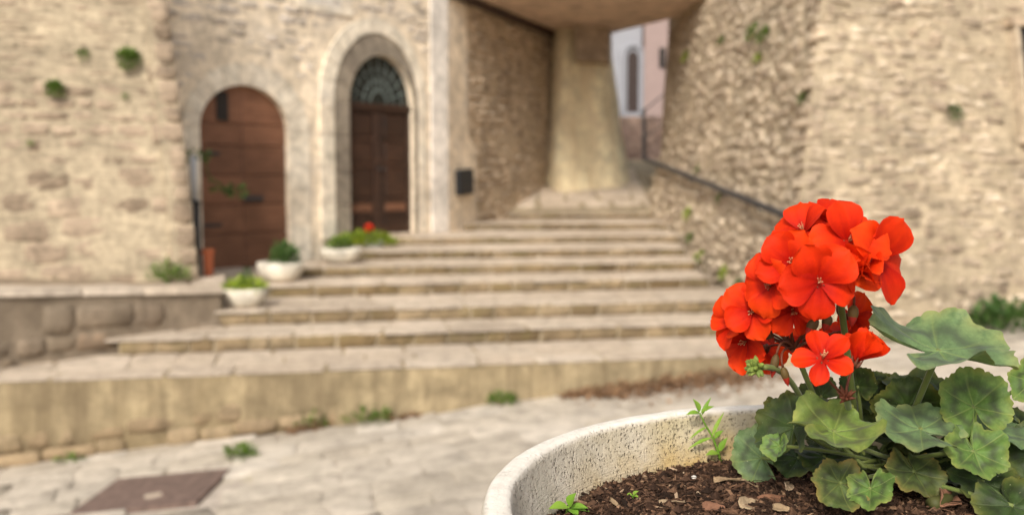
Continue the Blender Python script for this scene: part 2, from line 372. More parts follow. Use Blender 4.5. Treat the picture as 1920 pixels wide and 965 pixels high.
# ================================================================== staircase
DC = [10.8, 12.08, 12.95, 14.29, 15.37, 16.5, 17.95, 20.1, 22.2]
ZT = [0, .18, .36, .53, .68, .82, .95, 1.08, 1.2]
XL = [-9.5, -4.5, -3.75, -3.6, -3.35, -2.9, -2.25, -1.35, -.55]
XR = [3.25, 3.2, 3.15, 2.95, 2.95, 2.95, 3.1, 3.3, 3.45]
MS = [.19, .19, .19, .19, .17, .15, .13, .10, .08]
ZZ_ = V((0, 0, 1))
stair = thing('stone_staircase', 'wide worn stone staircase of long shallow steps rising to the passage', 'staircase', (0, 14, 0))
for i in range(9):
    zt = ZT[i]; rh = ZT[i] - ZT[max(0, i - 1)]; m_ = MS[i]
    fy = lambda x, i=i: DC[i] + MS[i] * x
    by = (lambda x, i=i: DC[i + 1] + MS[i + 1] * x + .12) if i < 8 else (lambda x: 26.1)
    xl, xr = XL[i], XR[i]
    bot = (lambda x, y: gz(x) - .2) if i == 0 else zt - .3
    core = MB().prism([(xl, fy(xl) + .04), (xr, fy(xr) + .04), (xr, by(xr)), (xl, by(xl))], bot, (lambda x, y: 1.2 - .02 + max(0, (y - 22.2)) * .24) if i == 8 else zt - .02)
    st = ob('step', core.m('step', M['step_core'] if i else M['streaked']), stair)
    sx = V((1, m_, 0)).normalized(); sn = V((sx.y, -sx.x, 0)); zz = V((0, 0, 1)); sy = zz.cross(sx)
    # nosing slabs and the paving of the tread
    rows = [(-.004, .40)]
    dep = by(0) - fy(0) - .14
    if i < 8: rows += [(.40, .40 + (dep - .40) / 2), (.40 + (dep - .40) / 2, dep + .03)]
    cl = []
    for ri, (d0_, d1) in enumerate(rows):
        u = (max(xl, -7.2) - R_(0, .3))
        while u < xr - .1:
            wd = R_(.5, 1.15) if ri == 0 else R_(.4, .9)
            wd = min(wd, xr - u + .02)
            x = u + wd / 2; d0 = d0_ + (R_(-.03, .025) if ri == 0 else 0)
            if wd > .15: cl.append((V((x, fy(x) + (d0 + d1) / 2, zt - .013 + R_(-.003, .003))), sx, sy, zz, wd - .010, d1 - d0 - .010, .026 + R_(0, .006)))
            u += wd
    lay(cl, st, 'tread_slab', 'worn', M['tread'])
    if i == 8:       # the ramp above the last step
        q = Quad((-.5, 22.62, 1.295), (3.2, 22.9, 1.362), (3.2, 26.2, 2.152), (.8, 26.2, 2.152))
        lay(q.cells((.4, .6), (.45, .9), proud=.03, dep=.06, gap=.03), st, 'tread_slab', 'flat', M['tread'])
    cl = []
    if i:
        u = xl
        while u < xr - .1:
            wd = min(R_(.22, .62), xr - u); x = u + wd / 2
            cl.append((V((x, fy(x) + .06, zt - .012 - rh / 2)), sx, zz, sn, wd - .022, rh - .012 - R_(0, .012), .10 + R_(-.022, .012)))
            u += wd
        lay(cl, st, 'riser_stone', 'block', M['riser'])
    else:
        nx_, nz_ = 150, 8; vs = []; fs = []
        for jz in range(nz_ + 1):
            for ix in range(nx_ + 1):
                x = -7.6 + (xr + 7.6) * ix / nx_; lo = gz(x) - .08; f = jz / nz_; z = lo + (-.035 - lo) * f
                pp = V((x, fy(x), z)); off = .022 + .022 * noise.noise(V((x * 1.6, z * 2.5, 3))) + .012 * noise.noise(V((x * 6, z * 6, 5))) - (.30 * max(0, .30 - f) if x < -1.9 else 0)
                vs.append(pp + sn * off)
        for jz in range(nz_):
            for ix in range(nx_): q_ = jz * (nx_ + 1) + ix; fs.append((q_, q_ + 1, q_ + nx_ + 2, q_ + nx_ + 1))
        ob('rendered_face', mesh('rendered_face', vs, fs, M['streaked'], True), st)
        cl = []
        for z0, lim, dz in ((.0, -1.9, 0), (.165, -3.1, .0)):
            u = -7.4 - R_(0, .3)
            while u < lim:
                wd = R_(.22, .52); x = u + wd / 2; h = R_(.14, .19)
                if R_(0, 1) < .95: cl.append((V((x, fy(x) + .035 + dz + R_(-.015, .015), gz(x) - .02 + z0 + R_(-.015, .03) + h / 2)), (sx + zz * (.088 + R_(-.05, .05))).normalized(), zz, sn, wd - .02, h, .13 + R_(-.02, .03)))
                u += wd
        lay(cl, st, 'rubble_stone', 'block', M['rubble_step'])

# ================================================================== retaining wall on the left
A = V((-7.6, 8.3, 0)); B = V((-3.62, 12.30, 0)); E = V((-3.95, 13.5, 0))
rd = (B - A).normalized(); rn = V((rd.y, -rd.x, 0))
cz_ = lambda x, y: .585 + .071 * max(0, (V((B.x - x, B.y - y, 0))).dot(rd)) if (x, y) else 0
rw = thing('retaining_wall', 'low brown retaining wall with pale coping at the left of the stairs', 'wall', (A + B) / 2)
ob('wall_core', MB().prism([(A + -rn * .06)[:2], (B - rn * .06 - rd * .03)[:2], (E - V((.06, 0, 0)))[:2], (-4.6, 16.2), (-9.5, 14.5), (-9.5, 8.3)], -.9, cz_).m('wall_core', M['retain']), rw)
L = (B - A).length
qw = Quad(A + ZZ_ * -.95, B + ZZ_ * -.6, B + ZZ_ * .585, A + ZZ_ * cz_(A.x, A.y))
ob('rough_face', quad_body(qw, .1, M['retain'], 'rough_face', 60, 16, .025), rw)
cl = qw.cells((.22, .36), (.3, .8), v1=qw.H - .36, proud=.05, dep=.14, gap=.03, tilt=.05, jit=.03, keep=.8)
e2 = (E - B).normalized(); en = V((e2.y, -e2.x, 0)); EL = (E - B).length
v = .0
while v < .5:
    h = min(R_(.22, .36), .585 - v); u = 0
    while u < EL:
        wd = min(R_(.3, .5), EL - u); o = B + e2 * (u + wd / 2) - en * .05; o.z = v + h / 2
        cl.append((o, e2, V((0, 0, 1)), en, wd - .012, h - .014, .09 + R_(0, .02))); u += wd
    v += h
lay(cl, rw, 'wall_stone', 'block', M['retain'])
cl = []; u = -R_(0, .3)
while u < L + .02:
    wd = min(R_(.55, 1.1), L + .03 - u); o = A + rd * (u + wd / 2) - rn * .19; o.z = cz_(o.x, o.y) + .037
    if wd > .1: rs_ = (rd - ZZ_ * .071).normalized(); cl.append((o, rs_, -rn, rs_.cross(-rn), wd - .015, .46, .085 + R_(0, .008)))
    u += wd
u = .42
while u < EL + .3:
    wd = .5; o = B + e2 * (u + wd / 2) - en * .17; o.z = .62; cl.append((o, e2, -en, V((0, 0, 1)), wd - .015, .40, .075)); u += wd
lay(cl, rw, 'coping_stone', 'flat', M['tread'])
tr = MB().prism([(-9.5, 9.5), (A - rn * .44)[:2], (B - rn * .44)[:2], (E - V((.4, 0, 0)))[:2], (-3.95, 15.2), (-5, 16.5), (-9.5, 16)], .40, .60)
tag(ob('terrace', tr.m('terrace', M['lane'])), kind='structure')
# door landing
ob('landing_slab', MB().prism([(-4.75, 14.6), (-3.75, 14.35), (-3.35, 15.75), (-4.3, 16.6)], .3, .565).m('landing_slab', M['tread']), stair)

# ================================================================== left building (battered)
zb = .60
a0 = aty(-500, 530, 11.75); a0.z = zb
b0 = aty(374, 526, 13.2); b0.z = zb
t1 = aty(312, 0, 13.62); t1b = b0 + (t1 - b0) * ((7.5 - zb) / (t1.z - zb))
t0 = a0 + V((-.15, .55, 6.9))
lb = thing('stone_building', 'old leaning stone building with rough blocks at far left', 'building', a0)
q = Quad(a0, b0, t1b, t0)
ob('wall', quad_body(q, .5, M['left_mortar'], 'wall', 24, 24, .015), lb)
cl = q.cells(lambda f: (.24, .36) if f < .30 else (.12, .24) if f < .50 else (.06, .12), lambda f: (.32, .85) if f < .30 else (.2, .5) if f < .50 else (.25, .7), u0=q.W * .30, v1=5.2, u1=q.W - .12,
             proud=.012, dep=.14, gap=.03, tilt=.04, keep=.93)
lay(cl, lb, 'stone', 'block', M['left_stone'])
cl = []; v = 0
while v < 5.2:                                   # quoins up the corner
    h = R_(.2, .34); wd = R_(.2, .42); ux, uy, n = q.fr(q.W - wd / 2, v + h / 2)
    cl.append((q.p(q.W - wd / 2 + .01, v + h / 2) - n * .03, ux, uy, n, wd, h - .02, .16)); v += h
lay(cl, lb, 'corner_stone', 'block', M['left_stone'])
q2 = Quad(b0, V((-5.6, 16.2, zb)), V((-6.4, 16.2, 7.5)), t1b)
ob('side_wall', quad_body(q2, .3, M['left_mortar'], 'side_wall', 8, 16, .03), lb)

# ================================================================== townhouse with the two doors
fo = V((-4.2, 15.7, 0)); fd = V((.625, .781, 0)).normalized(); fn = V((fd.y, -fd.x, 0)); ZZ = V((0, 0, 1))
def fs_(px, py):
    r = ray(px, py); t = (fo - CP).dot(fn) / r.dot(fn); p = CP + r * t
    return ((p - fo).dot(fd), p.z)
def fp(s, z, dpt=0): return fo + fd * s + ZZ * z - fn * dpt
def arch(s0, s1, zb_, zs, za, n=18):
    c = (s0 + s1) / 2; a = (s1 - s0) / 2
    return [(s0, zb_)] + [(c - a * cos(pi * i / n), zs + (za - zs) * sin(pi * i / n)) for i in range(n + 1)] + [(s1, zb_)]
D1 = dict(s0=fs_(377, 380)[0], s1=fs_(543, 380)[0], zb=.56, zs=fs_(460, 243)[1], za=fs_(457, 160)[1])
D2 = dict(s0=fs_(656, 320)[0], s1=fs_(776, 320)[0], zb=fs_(716, 440)[1], zs=fs_(716, 195)[1], za=fs_(714, 104)[1])
s_end = fs_(836, 300)[0]
th = thing('townhouse', 'pale plastered stone house front with two arched wooden doorways', 'house', fp(0, 0))
o1 = arch(D1['s0'], D1['s1'], D1['zb'], D1['zs'], D1['za']); o2 = arch(D2['s0'], D2['s1'], D2['zb'], D2['zs'], D2['za'])
outer = [(-2.6, -.2), (s_end, -.2), (s_end, 7.0), (-2.6, 7.0)]
polys = [[V((p[0], p[1], 0)) for p in pp] for pp in (outer, o1, o2)]
flat = [p for pp in polys for p in pp]
b = MB(); tris = tessellate_polygon(polys)
def ori(t):
    a, c, d = (flat[i] for i in t); return t if (c.x - a.x) * (d.y - a.y) - (c.y - a.y) * (d.x - a.x) > 0 else t[::-1]
b.add([fp(p.x, p.y) for p in flat], [ori(tuple(t)) for t in tris])
for pp in (o1, o2):
    vs = [fp(s, z) for s, z in pp] + [fp(s, z, .17) for s, z in pp]; n = len(pp)
    b.add(vs, [(i, i + 1, n + i + 1, n + i) for i in range(n - 1)])
b.add([fp(s_end, -.2), fp(s_end, -.2, 3.5), fp(s_end, 7.0, 3.5), fp(s_end, 7.0), fp(-2.6, 7.0), fp(-2.6, 7.0, 3.5), fp(-2.6, -.2, 3.5)],
      [(0, 1, 2, 3), (3, 2, 5, 4), (1, 6, 5, 2)])
ob('wall', b.m('wall', M['face_mortar']), th)
def in_arch(s, z, d, gl, gr, gt):
    if s < d['s0'] - gl or s > d['s1'] + gr: return False
    if z < d['zs']: return True
    c = (d['s0'] - gl + d['s1'] + gr) / 2; a = (d['s1'] + gr - d['s0'] + gl) / 2
    return ((s - c) / a) ** 2 + ((z - d['zs']) / (d['za'] + gt - d['zs'])) ** 2 < 1
qf = Quad(fp(-1.6, .3), fp(s_end - .46, .3), fp(s_end - .46, 5.6), fp(-1.6, 5.6))
def skipf(u, v, wd, h):
    for ds in (-wd / 2, 0, wd / 2):
        for dz in (-h / 2, h / 2):
            if in_arch(u - 1.6 + ds, v + .3 + dz, D1, .34, .46, .36) or in_arch(u - 1.6 + ds, v + .3 + dz, D2, .72, .34, .66): return True
    return False
lay(qf.cells((.09, .19), (.18, .5), skip=skipf, proud=.014, dep=.10, gap=.03, tilt=.06, keep=.72), th, 'stone', 'block', M['face_stone'])
def ring(d, gl, gr, gt, gl0, gr0, gt0, name, mat, proud, hr, nv):
    """jamb stones and voussoirs between the inner offset (gl0..) and the outer offset (gl..)"""
    def cut(side):
        z = d['zb']
        while z < d['zs'] - .02:
            h = min(R_(*hr), d['zs'] - z)
            if d['zs'] - z - h < .1: h = d['zs'] - z
            a, c = (d['s0'] - gl, d['s0'] - gl0) if side < 0 else (d['s1'] + gr0, d['s1'] + gr)
            if c - a > .02:
                bb = MB().box((a + .004, z + .004, -.05), (c - .004, z + h - .004, proud + R_(0, .006)))
                ob('jamb_stone', mesh('jamb_stone', [fp(v[0], v[1], -v[2]) for v in bb.v], bb.f, mat), th)
            z += h
    cut(-1); cut(1)
    def pt(f, t):
        g0, g1, g2 = gl0 + (gl - gl0) * f, gr0 + (gr - gr0) * f, gt0 + (gt - gt0) * f
        c = (d['s0'] - g0 + d['s1'] + g1) / 2; a = (d['s1'] + g1 - d['s0'] + g0) / 2
        return c - a * cos(t), d['zs'] + (d['za'] + g2 - d['zs']) * sin(t)
    for i in range(nv):
        ts = [pi * (i + .02) / nv + pi * .96 / nv * j / 3 for j in range(4)]; pr = proud + R_(0, .008)
        vs = [fp(*pt(.01, t), -pr) for t in ts] + [fp(*pt(.99, t), -pr) for t in ts[::-1]]
        vs += [fp(*pt(.01, t), .05) for t in ts] + [fp(*pt(.99, t), .05) for t in ts[::-1]]
        fs = [tuple(range(8))[::-1], tuple(range(8, 16))] + [(j, (j + 1) % 8, 8 + (j + 1) % 8, 8 + j) for j in range(8)]
        ob('voussoir', mesh('voussoir', vs, fs, mat), th)
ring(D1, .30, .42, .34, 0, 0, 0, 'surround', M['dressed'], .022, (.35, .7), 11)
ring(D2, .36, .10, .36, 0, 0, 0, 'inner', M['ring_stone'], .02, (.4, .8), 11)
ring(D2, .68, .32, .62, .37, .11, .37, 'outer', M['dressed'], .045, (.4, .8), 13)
# pilaster strip at the corner
z = .8
while z < 6.9:
    h = R_(1.0, 1.5); bb = MB().box((s_end - .44, z, -.04), (s_end + .012, min(z + h, 6.98) - .006, .05 + R_(0, .004)))
    ob('pilaster_block', mesh('pilaster_block', [fp(v[0], v[1], -v[2]) for v in bb.v], bb.f, M['pale_plaster']), th); z += h
s_, z_ = fs_(608, 22)
bb = MB().box((s_ - .62, z_ - .02, -.05), (s_ + .62, z_ + .10, .035)); ob('window_sill', mesh('window_sill', [fp(v[0], v[1], -v[2]) for v in bb.v], bb.f, M['dressed']), th)
for e in (-1, 1):
    bb = MB().box((s_ + e * .5 - .1, z_ + .105, -.05), (s_ + e * .5 + .1, z_ + 1.9, .018)); ob('window_jamb', mesh('window_jamb', [fp(v[0], v[1], -v[2]) for v in bb.v], bb.f, M['dressed']), th)
bb = MB().box((s_ - .39, z_ + .105, -.05), (s_ + .39, z_ + 1.9, .006)); ob('blind_panel', mesh('blind_panel', [fp(v[0], v[1], -v[2]) for v in bb.v], bb.f, M['pale_plaster']), th)
def fbox(name, s0, s1, z0, z1, d0, d1, mat, parent, bev=.008):
    """box on the house front; d = depth behind the face"""
    bm = bmesh.new(); bb = MB().box((s0, z0, -d1), (s1, z1, -d0))
    vv = [bm.verts.new(v) for v in bb.v]; [bm.faces.new([vv[i] for i in f]) for f in bb.f]
    if bev: bmesh.ops.bevel(bm, geom=bm.edges[:], offset=bev, segments=1, affect='EDGES')
    for v in bm.verts: v.co = fp(v.co.x, v.co.y, -v.co.z)
    m = bpy.data.meshes.new(name); bm.to_mesh(m); bm.free(); m.materials.append(mat)
    return ob(name, m, parent)
# door 1: broad horizontal boards in two leaves
dr = ob('door', MB().box((0, 0, 0), (.01, .01, .01)).m('door', M['door_wood']), th, T(fp((D1['s0'] + D1['s1']) / 2, 1.2, .42)))
dr.data = fbox('door_back', D1['s0'] - .05, D1['s1'] + .05, D1['zb'], D1['za'] + .05, .13, .16, M['dark_wood'], None, 0).data
bpy.data.objects.remove(bpy.data.objects['door_back']); dr.matrix_basis = WM[th.name].inverted(); WM[dr.name] = Matrix()
zl = [D1['zb'] + .02] + [fs_(460, y)[1] for y in (437, 383, 328, 273, 232)] + [D1['za'] + .04]
cs = (D1['s0'] + D1['s1']) / 2
for zz_h in (1.25, 2.35):
    fbox('hinge', D1['s0'] + .01, D1['s0'] + .42, zz_h, zz_h + .05, .072, .088, M['iron'], dr, .003)
for i in range(6):
    for s0, s1 in ((D1['s0'] - .04, cs - .003), (cs + .003, D1['s1'] + .04)):
        fbox('plank', s0, s1, zl[i] + .006, zl[i + 1] - .006, .085 + R_(0, .008), .128, M['door_wood'], dr)
g0, g1 = fs_(412, 226), fs_(433, 172)
fbox('grille', g0[0], g1[0], g0[1], g1[1], .07, .092, M['dark_hole'], dr)
g0, g1 = fs_(462, 378), fs_(498, 367); fbox('bolt', g0[0], g1[0], g0[1], g1[1], .05, .088, M['iron'], dr)
fbox('threshold', D1['s0'] - .1, D1['s1'] + .1, D1['zb'] - .12, D1['zb'] + .012, -.12, .4, M['tread'], th)
# door 2: dark panelled leaves, transom and fanlight
dr2 = ob('door', mesh('door_back', [fp(*p) for p in ((D2['s0'] - .05, D2['zb'], .165), (D2['s1'] + .05, D2['zb'], .165), (D2['s1'] + .05, D2['zs'] + .02, .165), (D2['s0'] - .05, D2['zs'] + .02, .165))], [(0, 1, 2, 3)], M['dark_wood']), th)
zt2 = D2['zs'] - .02; c2 = (D2['s0'] + D2['s1']) / 2
fbox('transom', D2['s0'] - .04, D2['s1'] + .04, zt2 - .10, zt2 + .03, .06, .16, M['dark_wood'], dr2)
for s0, s1 in ((D2['s0'] - .04, c2 - .004), (c2 + .004, D2['s1'] + .04)):
    for a in (s0, s1 - .12): fbox('stile', a, a + .12, D2['zb'] + .01, zt2 - .105, .09, .155, M['dark_wood'], dr2)
    zz_ = [D2['zb'] + .01, D2['zb'] + .36, D2['zb'] + .62, D2['zb'] + 1.25, D2['zb'] + 1.72, zt2 - .105]
    for j in range(5):
        fbox('panel', s0 + .15, s1 - .15, zz_[j] + .05, zz_[j + 1] - .05, .10, .15, M['door_wood'] if j == 1 else M['dark_wood'], dr2, .02)
        fbox('rail', s0 + .122, s1 - .122, zz_[j + 1] - .045, zz_[j + 1] + .045 if j < 4 else zz_[j + 1], .094, .155, M['dark_wood'], dr2)
fbox('threshold', D2['s0'] - .08, D2['s1'] + .08, D2['zb'] - .14, D2['zb'] + .01, -.16, .4, M['tread'], th)
for e in (-1, 1):
    hp = fp(c2 + e * .07, D2['zb'] + 1.18, .06)
    ob('knob', MB().tube([hp + fn * -.03, hp + fn * .02, hp + fn * .05], [.012, .014, .03], 8).m('knob', M['iron'], True), dr2)
ob('kick_plate', mesh('kick_plate', [fp(D2['s0'] + .02, D2['zb'] + .02, .085), fp(D2['s1'] - .02, D2['zb'] + .02, .085), fp(D2['s1'] - .02, D2['zb'] + .16, .085), fp(D2['s0'] + .02, D2['zb'] + .16, .085)], [(0, 1, 2, 3)], M['dark_wood']), dr2)
fan = ob('fanlight', mesh('fanlight', [fp(c2, zt2 + .03, .13)] + [fp(c2 - (D2['s1'] - D2['s0'] + .06) / 2 * cos(pi * i / 16), zt2 + .02 + (D2['za'] - D2['zs'] + .08) * sin(pi * i / 16), .13) for i in range(17)], [(0, i + 2, i + 1) for i in range(16)], M['glass']), th)
rx, rz = (D2['s1'] - D2['s0']) / 2, D2['za'] - D2['zs']
for i in range(1, 10):
    t = pi * i / 10; ob('glazing_bar', MB().tube([fp(c2 - rx * .25 * cos(t), zt2 + .03 + rz * .25 * sin(t), .10), fp(c2 - rx * cos(t), zt2 + .03 + rz * sin(t), .10)], .007, 6).m('glazing_bar', M['fan_iron']), fan)
for f in (.25, .48, .72):
    ob('glazing_ring', MB().tube([fp(c2 - rx * f * cos(pi * i / 14), zt2 + .03 + rz * f * sin(pi * i / 14), .098) for i in range(15)], .007, 6).m('glazing_ring', M['fan_iron']), fan)

# ================================================================== passage: side wall, box, pier, ceiling
w0 = fp(s_end, 0) + V((.02, .03, 0)); w1 = V((1.32, 25.95, 0))
pb = thing('passage_building', 'rough stone wall and plastered pier carrying a ceiling over the stairs', 'building', w0)
q = Quad(w0 + ZZ * .7, w1 + ZZ * 1.2, w1 + ZZ * 6.2, w0 + ZZ * 6.2)
ob('wall', quad_body(q, .5, M['rubble_mortar'], 'wall', 20, 16, .05), pb)
# plastered strip beside the house, wide round the box
pu = .95
ob('plaster_strip', mesh('plaster_strip', [q.p(u, v) + q.fr(u, v)[2] * .045 for u, v in ((.0, 0), (1.35, 0), (1.35, 1.75), (pu, 1.95), (pu - .15, 5.4), (0, 5.4))] +
   [q.p(u, v) - q.fr(u, v)[2] * .02 for u, v in ((.0, 0), (1.35, 0), (1.35, 1.75), (pu, 1.95), (pu - .15, 5.4), (0, 5.4))], [(0, 1, 2, 3, 4, 5)] + [((i + 1) % 6, i, 6 + i, 6 + (i + 1) % 6) for i in range(6)], M['face_mortar']), pb)
lay(q.cells((.09, .17), (.14, .36), u0=.9, proud=.06, dep=.16, gap=.02, tilt=.12, jit=.03, skip=lambda u, v, a, b_: u < 1.45 and v < 1.85), pb, 'stone', 'round', M['rubble'])
# black box on the plaster
r = ray(863, 341); t = (q.p(.6, 2) - CP).dot(q.fr(.6, 2)[2]) / r.dot(q.fr(.6, 2)[2]); bc = CP + r * t; ux, uy, n = q.fr(.6, 2)
mbx = thing('meter_box', 'small black metal box on the plastered wall right of the tall doorway', 'meter box', bc)
def obox(name, o, ux, uy, n, a, b_, mat, parent, bev=.01):
    bm = bmesh.new(); bb = MB().box(a, b_); vv = [bm.verts.new(v) for v in bb.v]; [bm.faces.new([vv[i] for i in f]) for f in bb.f]
    if bev: bmesh.ops.bevel(bm, geom=bm.edges[:], offset=bev, segments=2, affect='EDGES')
    m = bpy.data.meshes.new(name); bm.to_mesh(m); bm.free(); m.materials.append(mat)
    return ob(name, m, parent, frame(o, ux, uy, n))
bw = .34
obox('box', bc, ux, uy, n, (-bw, -.25, .02), (bw, .25, .15), M['black_box'], mbx)
obox('box_door', bc, ux, uy, n, (-bw + .04, -.21, .152), (bw - .04, .21, .165), M['black_box'], mbx, .004)
obox('handle', bc, ux, uy, n, (bw - .12, -.05, .167), (bw - .08, .05, .19), M['iron'], mbx, .004)
# pier, flared at the foot
vs = []; fs = []; nh = 16; npt = 13
pl0, pr0, pl1, pr1 = aty(1024, 362, 25.0), aty(1184, 338, 25.6), aty(1036, 50, 25.0), aty(1140, 60, 25.6)
for j in range(nh + 1):
    f = j / nh; z = 1.35 + (6.2 - 1.35) * f; fl = (1 - f) ** 2.2
    l = V((pl1.x + (pl0.x - pl1.x) * fl, 25.0, 0)); r_ = V((pr1.x + (pr0.x - pr1.x) * ((1 - f) ** 1.4), 25.9, 0))
    wd = r_.x - l.x; fr = .32 + .30 * fl
    prof = [(l.x, 25.3), (l.x - .02, 25.0 - fr * .6), (l.x + wd * .08, 24.72 - fr), (l.x + wd * .2, 24.62 - fr), (l.x + wd * .32, 24.66 - fr), (l.x + wd * .42, 24.82 - fr), (l.x + wd * .52, 24.88 - fr), (l.x + wd * .66, 24.9 - fr), (l.x + wd * .8, 25.0 - fr), (l.x + wd * .92, 25.25 - fr), (l.x + wd, 25.7 - fr), (r_.x, 26.3), (r_.x - .1, 27.5)]
    for x, y in prof: vs.append((x + .05 * noise.noise(V((x, y, z)) * 1.7), y + .08 * noise.noise(V((x, y, z + 9)) * 2), z))
for j in range(nh):
    for i in range(npt - 1): a = j * npt + i; fs.append((a, a + 1, a + npt + 1, a + npt))
ob('pier', mesh('pier', vs, fs, M['pier'], True), pb)
cz = 5.56
cpoly = [(w0.x - .1, w0.y - .1), (4.6, 19.75), (4.4, 21.6), (3.62, 22.7), (2.3, 25.5), (.75, 25.3)]
ob('ceiling', MB().prism(cpoly, cz, cz + .25).m('ceiling', M['soffit']), pb)
ob('upper_storey', MB().prism(cpoly, cz + .252, 6.5).m('upper_storey', M['face_mortar']), pb)
ob('ceiling_beam', MB().tube([w0 + V((.10, -.05, cz - .04)), w1 + V((.10, -.05, cz - .04))], .11, 8).m('ceiling_beam', M['dark_wood']), pb)
ob('pier_top_block', MB().prism([(1.48, 23.75), (2.30, 24.1), (2.5, 25.3), (1.7, 25.1)], 4.75, cz - .003).m('pier_top_block', M['pier_block']), pb)  # simple block under the ceiling, coloured darker than the pier

# ================================================================== tower on the right
Z8 = 7.0
P0 = V((3.22, 11.75, -.4)); PL = V((3.30, 23.4, -.4)); PRr = V((10.6, 14.1, -.4))
def batter(p, x, y): return V((p.x + x, p.y + y, Z8))
tw = thing('stone_tower', 'big battered rubble stone tower with a rough corner at right', 'tower', (5, 13, 0))
T0 = batter(P0, 1.06, 1.42); TL = V((3.74, 23.6, Z8)); TR = batter(PRr, .1, 1.9)
ql = Quad(PL, P0, T0, TL); qr = Quad(P0, PRr, TR, T0)
ob('wall', quad_body(ql, .03, M['tower_mortar'], 'wall', 34, 22, .03), tw)
ob('front_wall', quad_body(qr, .03, M['tower_mortar'], 'front_wall', 30, 22, .025), tw)
core = [P0 + V((.5, .6, 0)), PRr + V((-.3, .9, 0)), V((10, 24, -.4)), PL + V((.6, .2, 0)), T0 + V((.5, .6, -.1)), TR + V((-.3, .9, -.1)), V((10, 24, Z8 - .1)), TL + V((.6, .2, -.1))]
ob('core', mesh('core', core, [(0, 3, 2, 1), (4, 5, 6, 7), (0, 1, 5, 4), (1, 2, 6, 5), (2, 3, 7, 6), (3, 0, 4, 7)], M['tower_mortar']), tw)
# opening at the far right of the tower
wr = [aty(x, y, 13.6) for x, y in ((1902, 262), (2040, 262), (2040, 62), (1902, 62))]
def on_q(qd, px, py):
    lo = None; best = 1e9
    u, v = qd.W / 2, qd.H / 2
    for it in range(30):
        p = qd.p(u, v); ux, uy, n = qd.fr(u, v); r = ray(px, py); t = (p - CP).dot(n) / r.dot(n); d = CP + r * t - p
        u += d.dot(ux); v += d.dot(uy)
    return u, v
wu0, wv0 = on_q(qr, 1906, 255); wu1, wv1 = on_q(qr, 2050, 66)
ucn, vcn = (wu0 + wu1) / 2, (wv0 + wv1) / 2; ux, uy, n = qr.fr(ucn, vcn); wo_ = qr.p(ucn, vcn); hw, hh = (wu1 - wu0) / 2, (wv1 - wv0) / 2
wi = obox('window', wo_, ux, uy, n, (-hw, -hh, -.1), (hw, hh, .075), M['dark_hole'], tw, 0)
for a, b_ in (((-hw - .07, -hh, 0), (-hw, hh, .14)), ((hw, -hh, 0), (hw + .07, hh, .14)), ((-hw - .14, hh, 0), (hw + .14, hh + .12, .15)), ((-hw - .12, -hh - .11, 0), (hw + .12, -hh, .17))):
    obox('window_frame', wo_, ux, uy, n, a, b_, M['rubble'] if a[0] < -hw - .1 else M['tower_stone'], wi, .006)
lay(ql.cells((.09, .20), (.12, .42), u0=.2, u1=ql.W - .02, v0=.1, proud=.045, dep=.2, gap=.025, tilt=.22, jit=.06, keep=.86, v1=5.8), tw, 'stone', 'rubble', M['tower_stone'])
lay(qr.cells((.07, .14), (.14, .42), u0=.02, v0=.1, proud=.035, dep=.18, gap=.02, tilt=.12, jit=.04, keep=.86, v1=5.8, u1=qr.W * .92, skip=lambda u, v, a, b_: wu0 - .12 - a / 2 < u < wu1 + .12 + a / 2 and wv0 - .12 - b_ / 2 < v < wv1 + .12 + b_ / 2), tw, 'facing_stone', 'rubble', M['tower_stone'])
FT = [(2.70, 23.3, -.4), (3.215, 11.70, -.4)]
def rail_pt(x, off):
    u, v = on_q(ql, x, 306 + (410 - 306) * (x - 1240) / 262); return ql.p(u, v) + ql.fr(u, v)[2] * off
qft = Quad(FT[0], FT[1], rail_pt(1530, -.03), rail_pt(1232, -.03))
ob('foot_wall', quad_body(qft, .03, M['tower_mortar'], 'foot_wall', 30, 10, .03), tw)
lay(qft.cells((.09, .20), (.12, .42), u1=qft.W + .05, v0=.3, proud=.07, dep=.18, gap=.025, tilt=.22, jit=.06, keep=.86), tw, 'footing_stone', 'rubble', M['tower_stone'])
# handrail fixed to the tower beside the stairs
hr = thing('handrail', 'dark iron handrail sloping down the tower wall beside the stairs', 'handrail', (3.2, 16, 1.5))
ua, va = on_q(ql, 1240, 306); ub, vb = on_q(ql, 1502, 410)
def onl(f, off):
    x = 1240 + (1502 - 1240) * f; y = 306 + (410 - 306) * f; u, v = on_q(ql, x, y); return ql.p(u, v) + ql.fr(u, v)[2] * off
ob('rail', MB().tube([onl(i / 12, .15) for i in range(-1, 14)], .055, 8).m('rail', M['rail_iron'], True), hr)
for f in (.02, .25, .5, .75, .98): ob('bracket', MB().tube([onl(f, .15) - ZZ * .03, onl(f, .10) - ZZ * .12, onl(f, -.03) - ZZ * .14], .016, 6).m('bracket', M['rail_iron']), hr)

# ================================================================== seen through the passage
ph = thing('pink_house', 'far pink and white plastered house with a narrow arched door seen through passage', 'house', (5, 36, 1.9))
def ph_panel(name, x0, x1, y0, y1, Y, th_, mat, parent=None):
    a = aty(x0, y1, Y); b_ = aty(x1, y0, Y)
    return ob(name, MB().box((a.x, Y, a.z), (b_.x, Y + th_, b_.z)).m(name, mat), parent or ph)
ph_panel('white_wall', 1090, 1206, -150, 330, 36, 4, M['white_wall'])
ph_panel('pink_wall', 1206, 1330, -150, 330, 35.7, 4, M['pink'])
a = aty(1176, 210, 35.97); b_ = aty(1197, 96, 35.97)
cx, hwd = (a.x + b_.x) / 2, (b_.x - a.x) / 2
pts = [(cx - hwd, a.z)] + [(cx - hwd * cos(pi * i / 10), b_.z - hwd * 1.3 + hwd * 1.3 * sin(pi * i / 10)) for i in range(11)] + [(cx + hwd, a.z)]
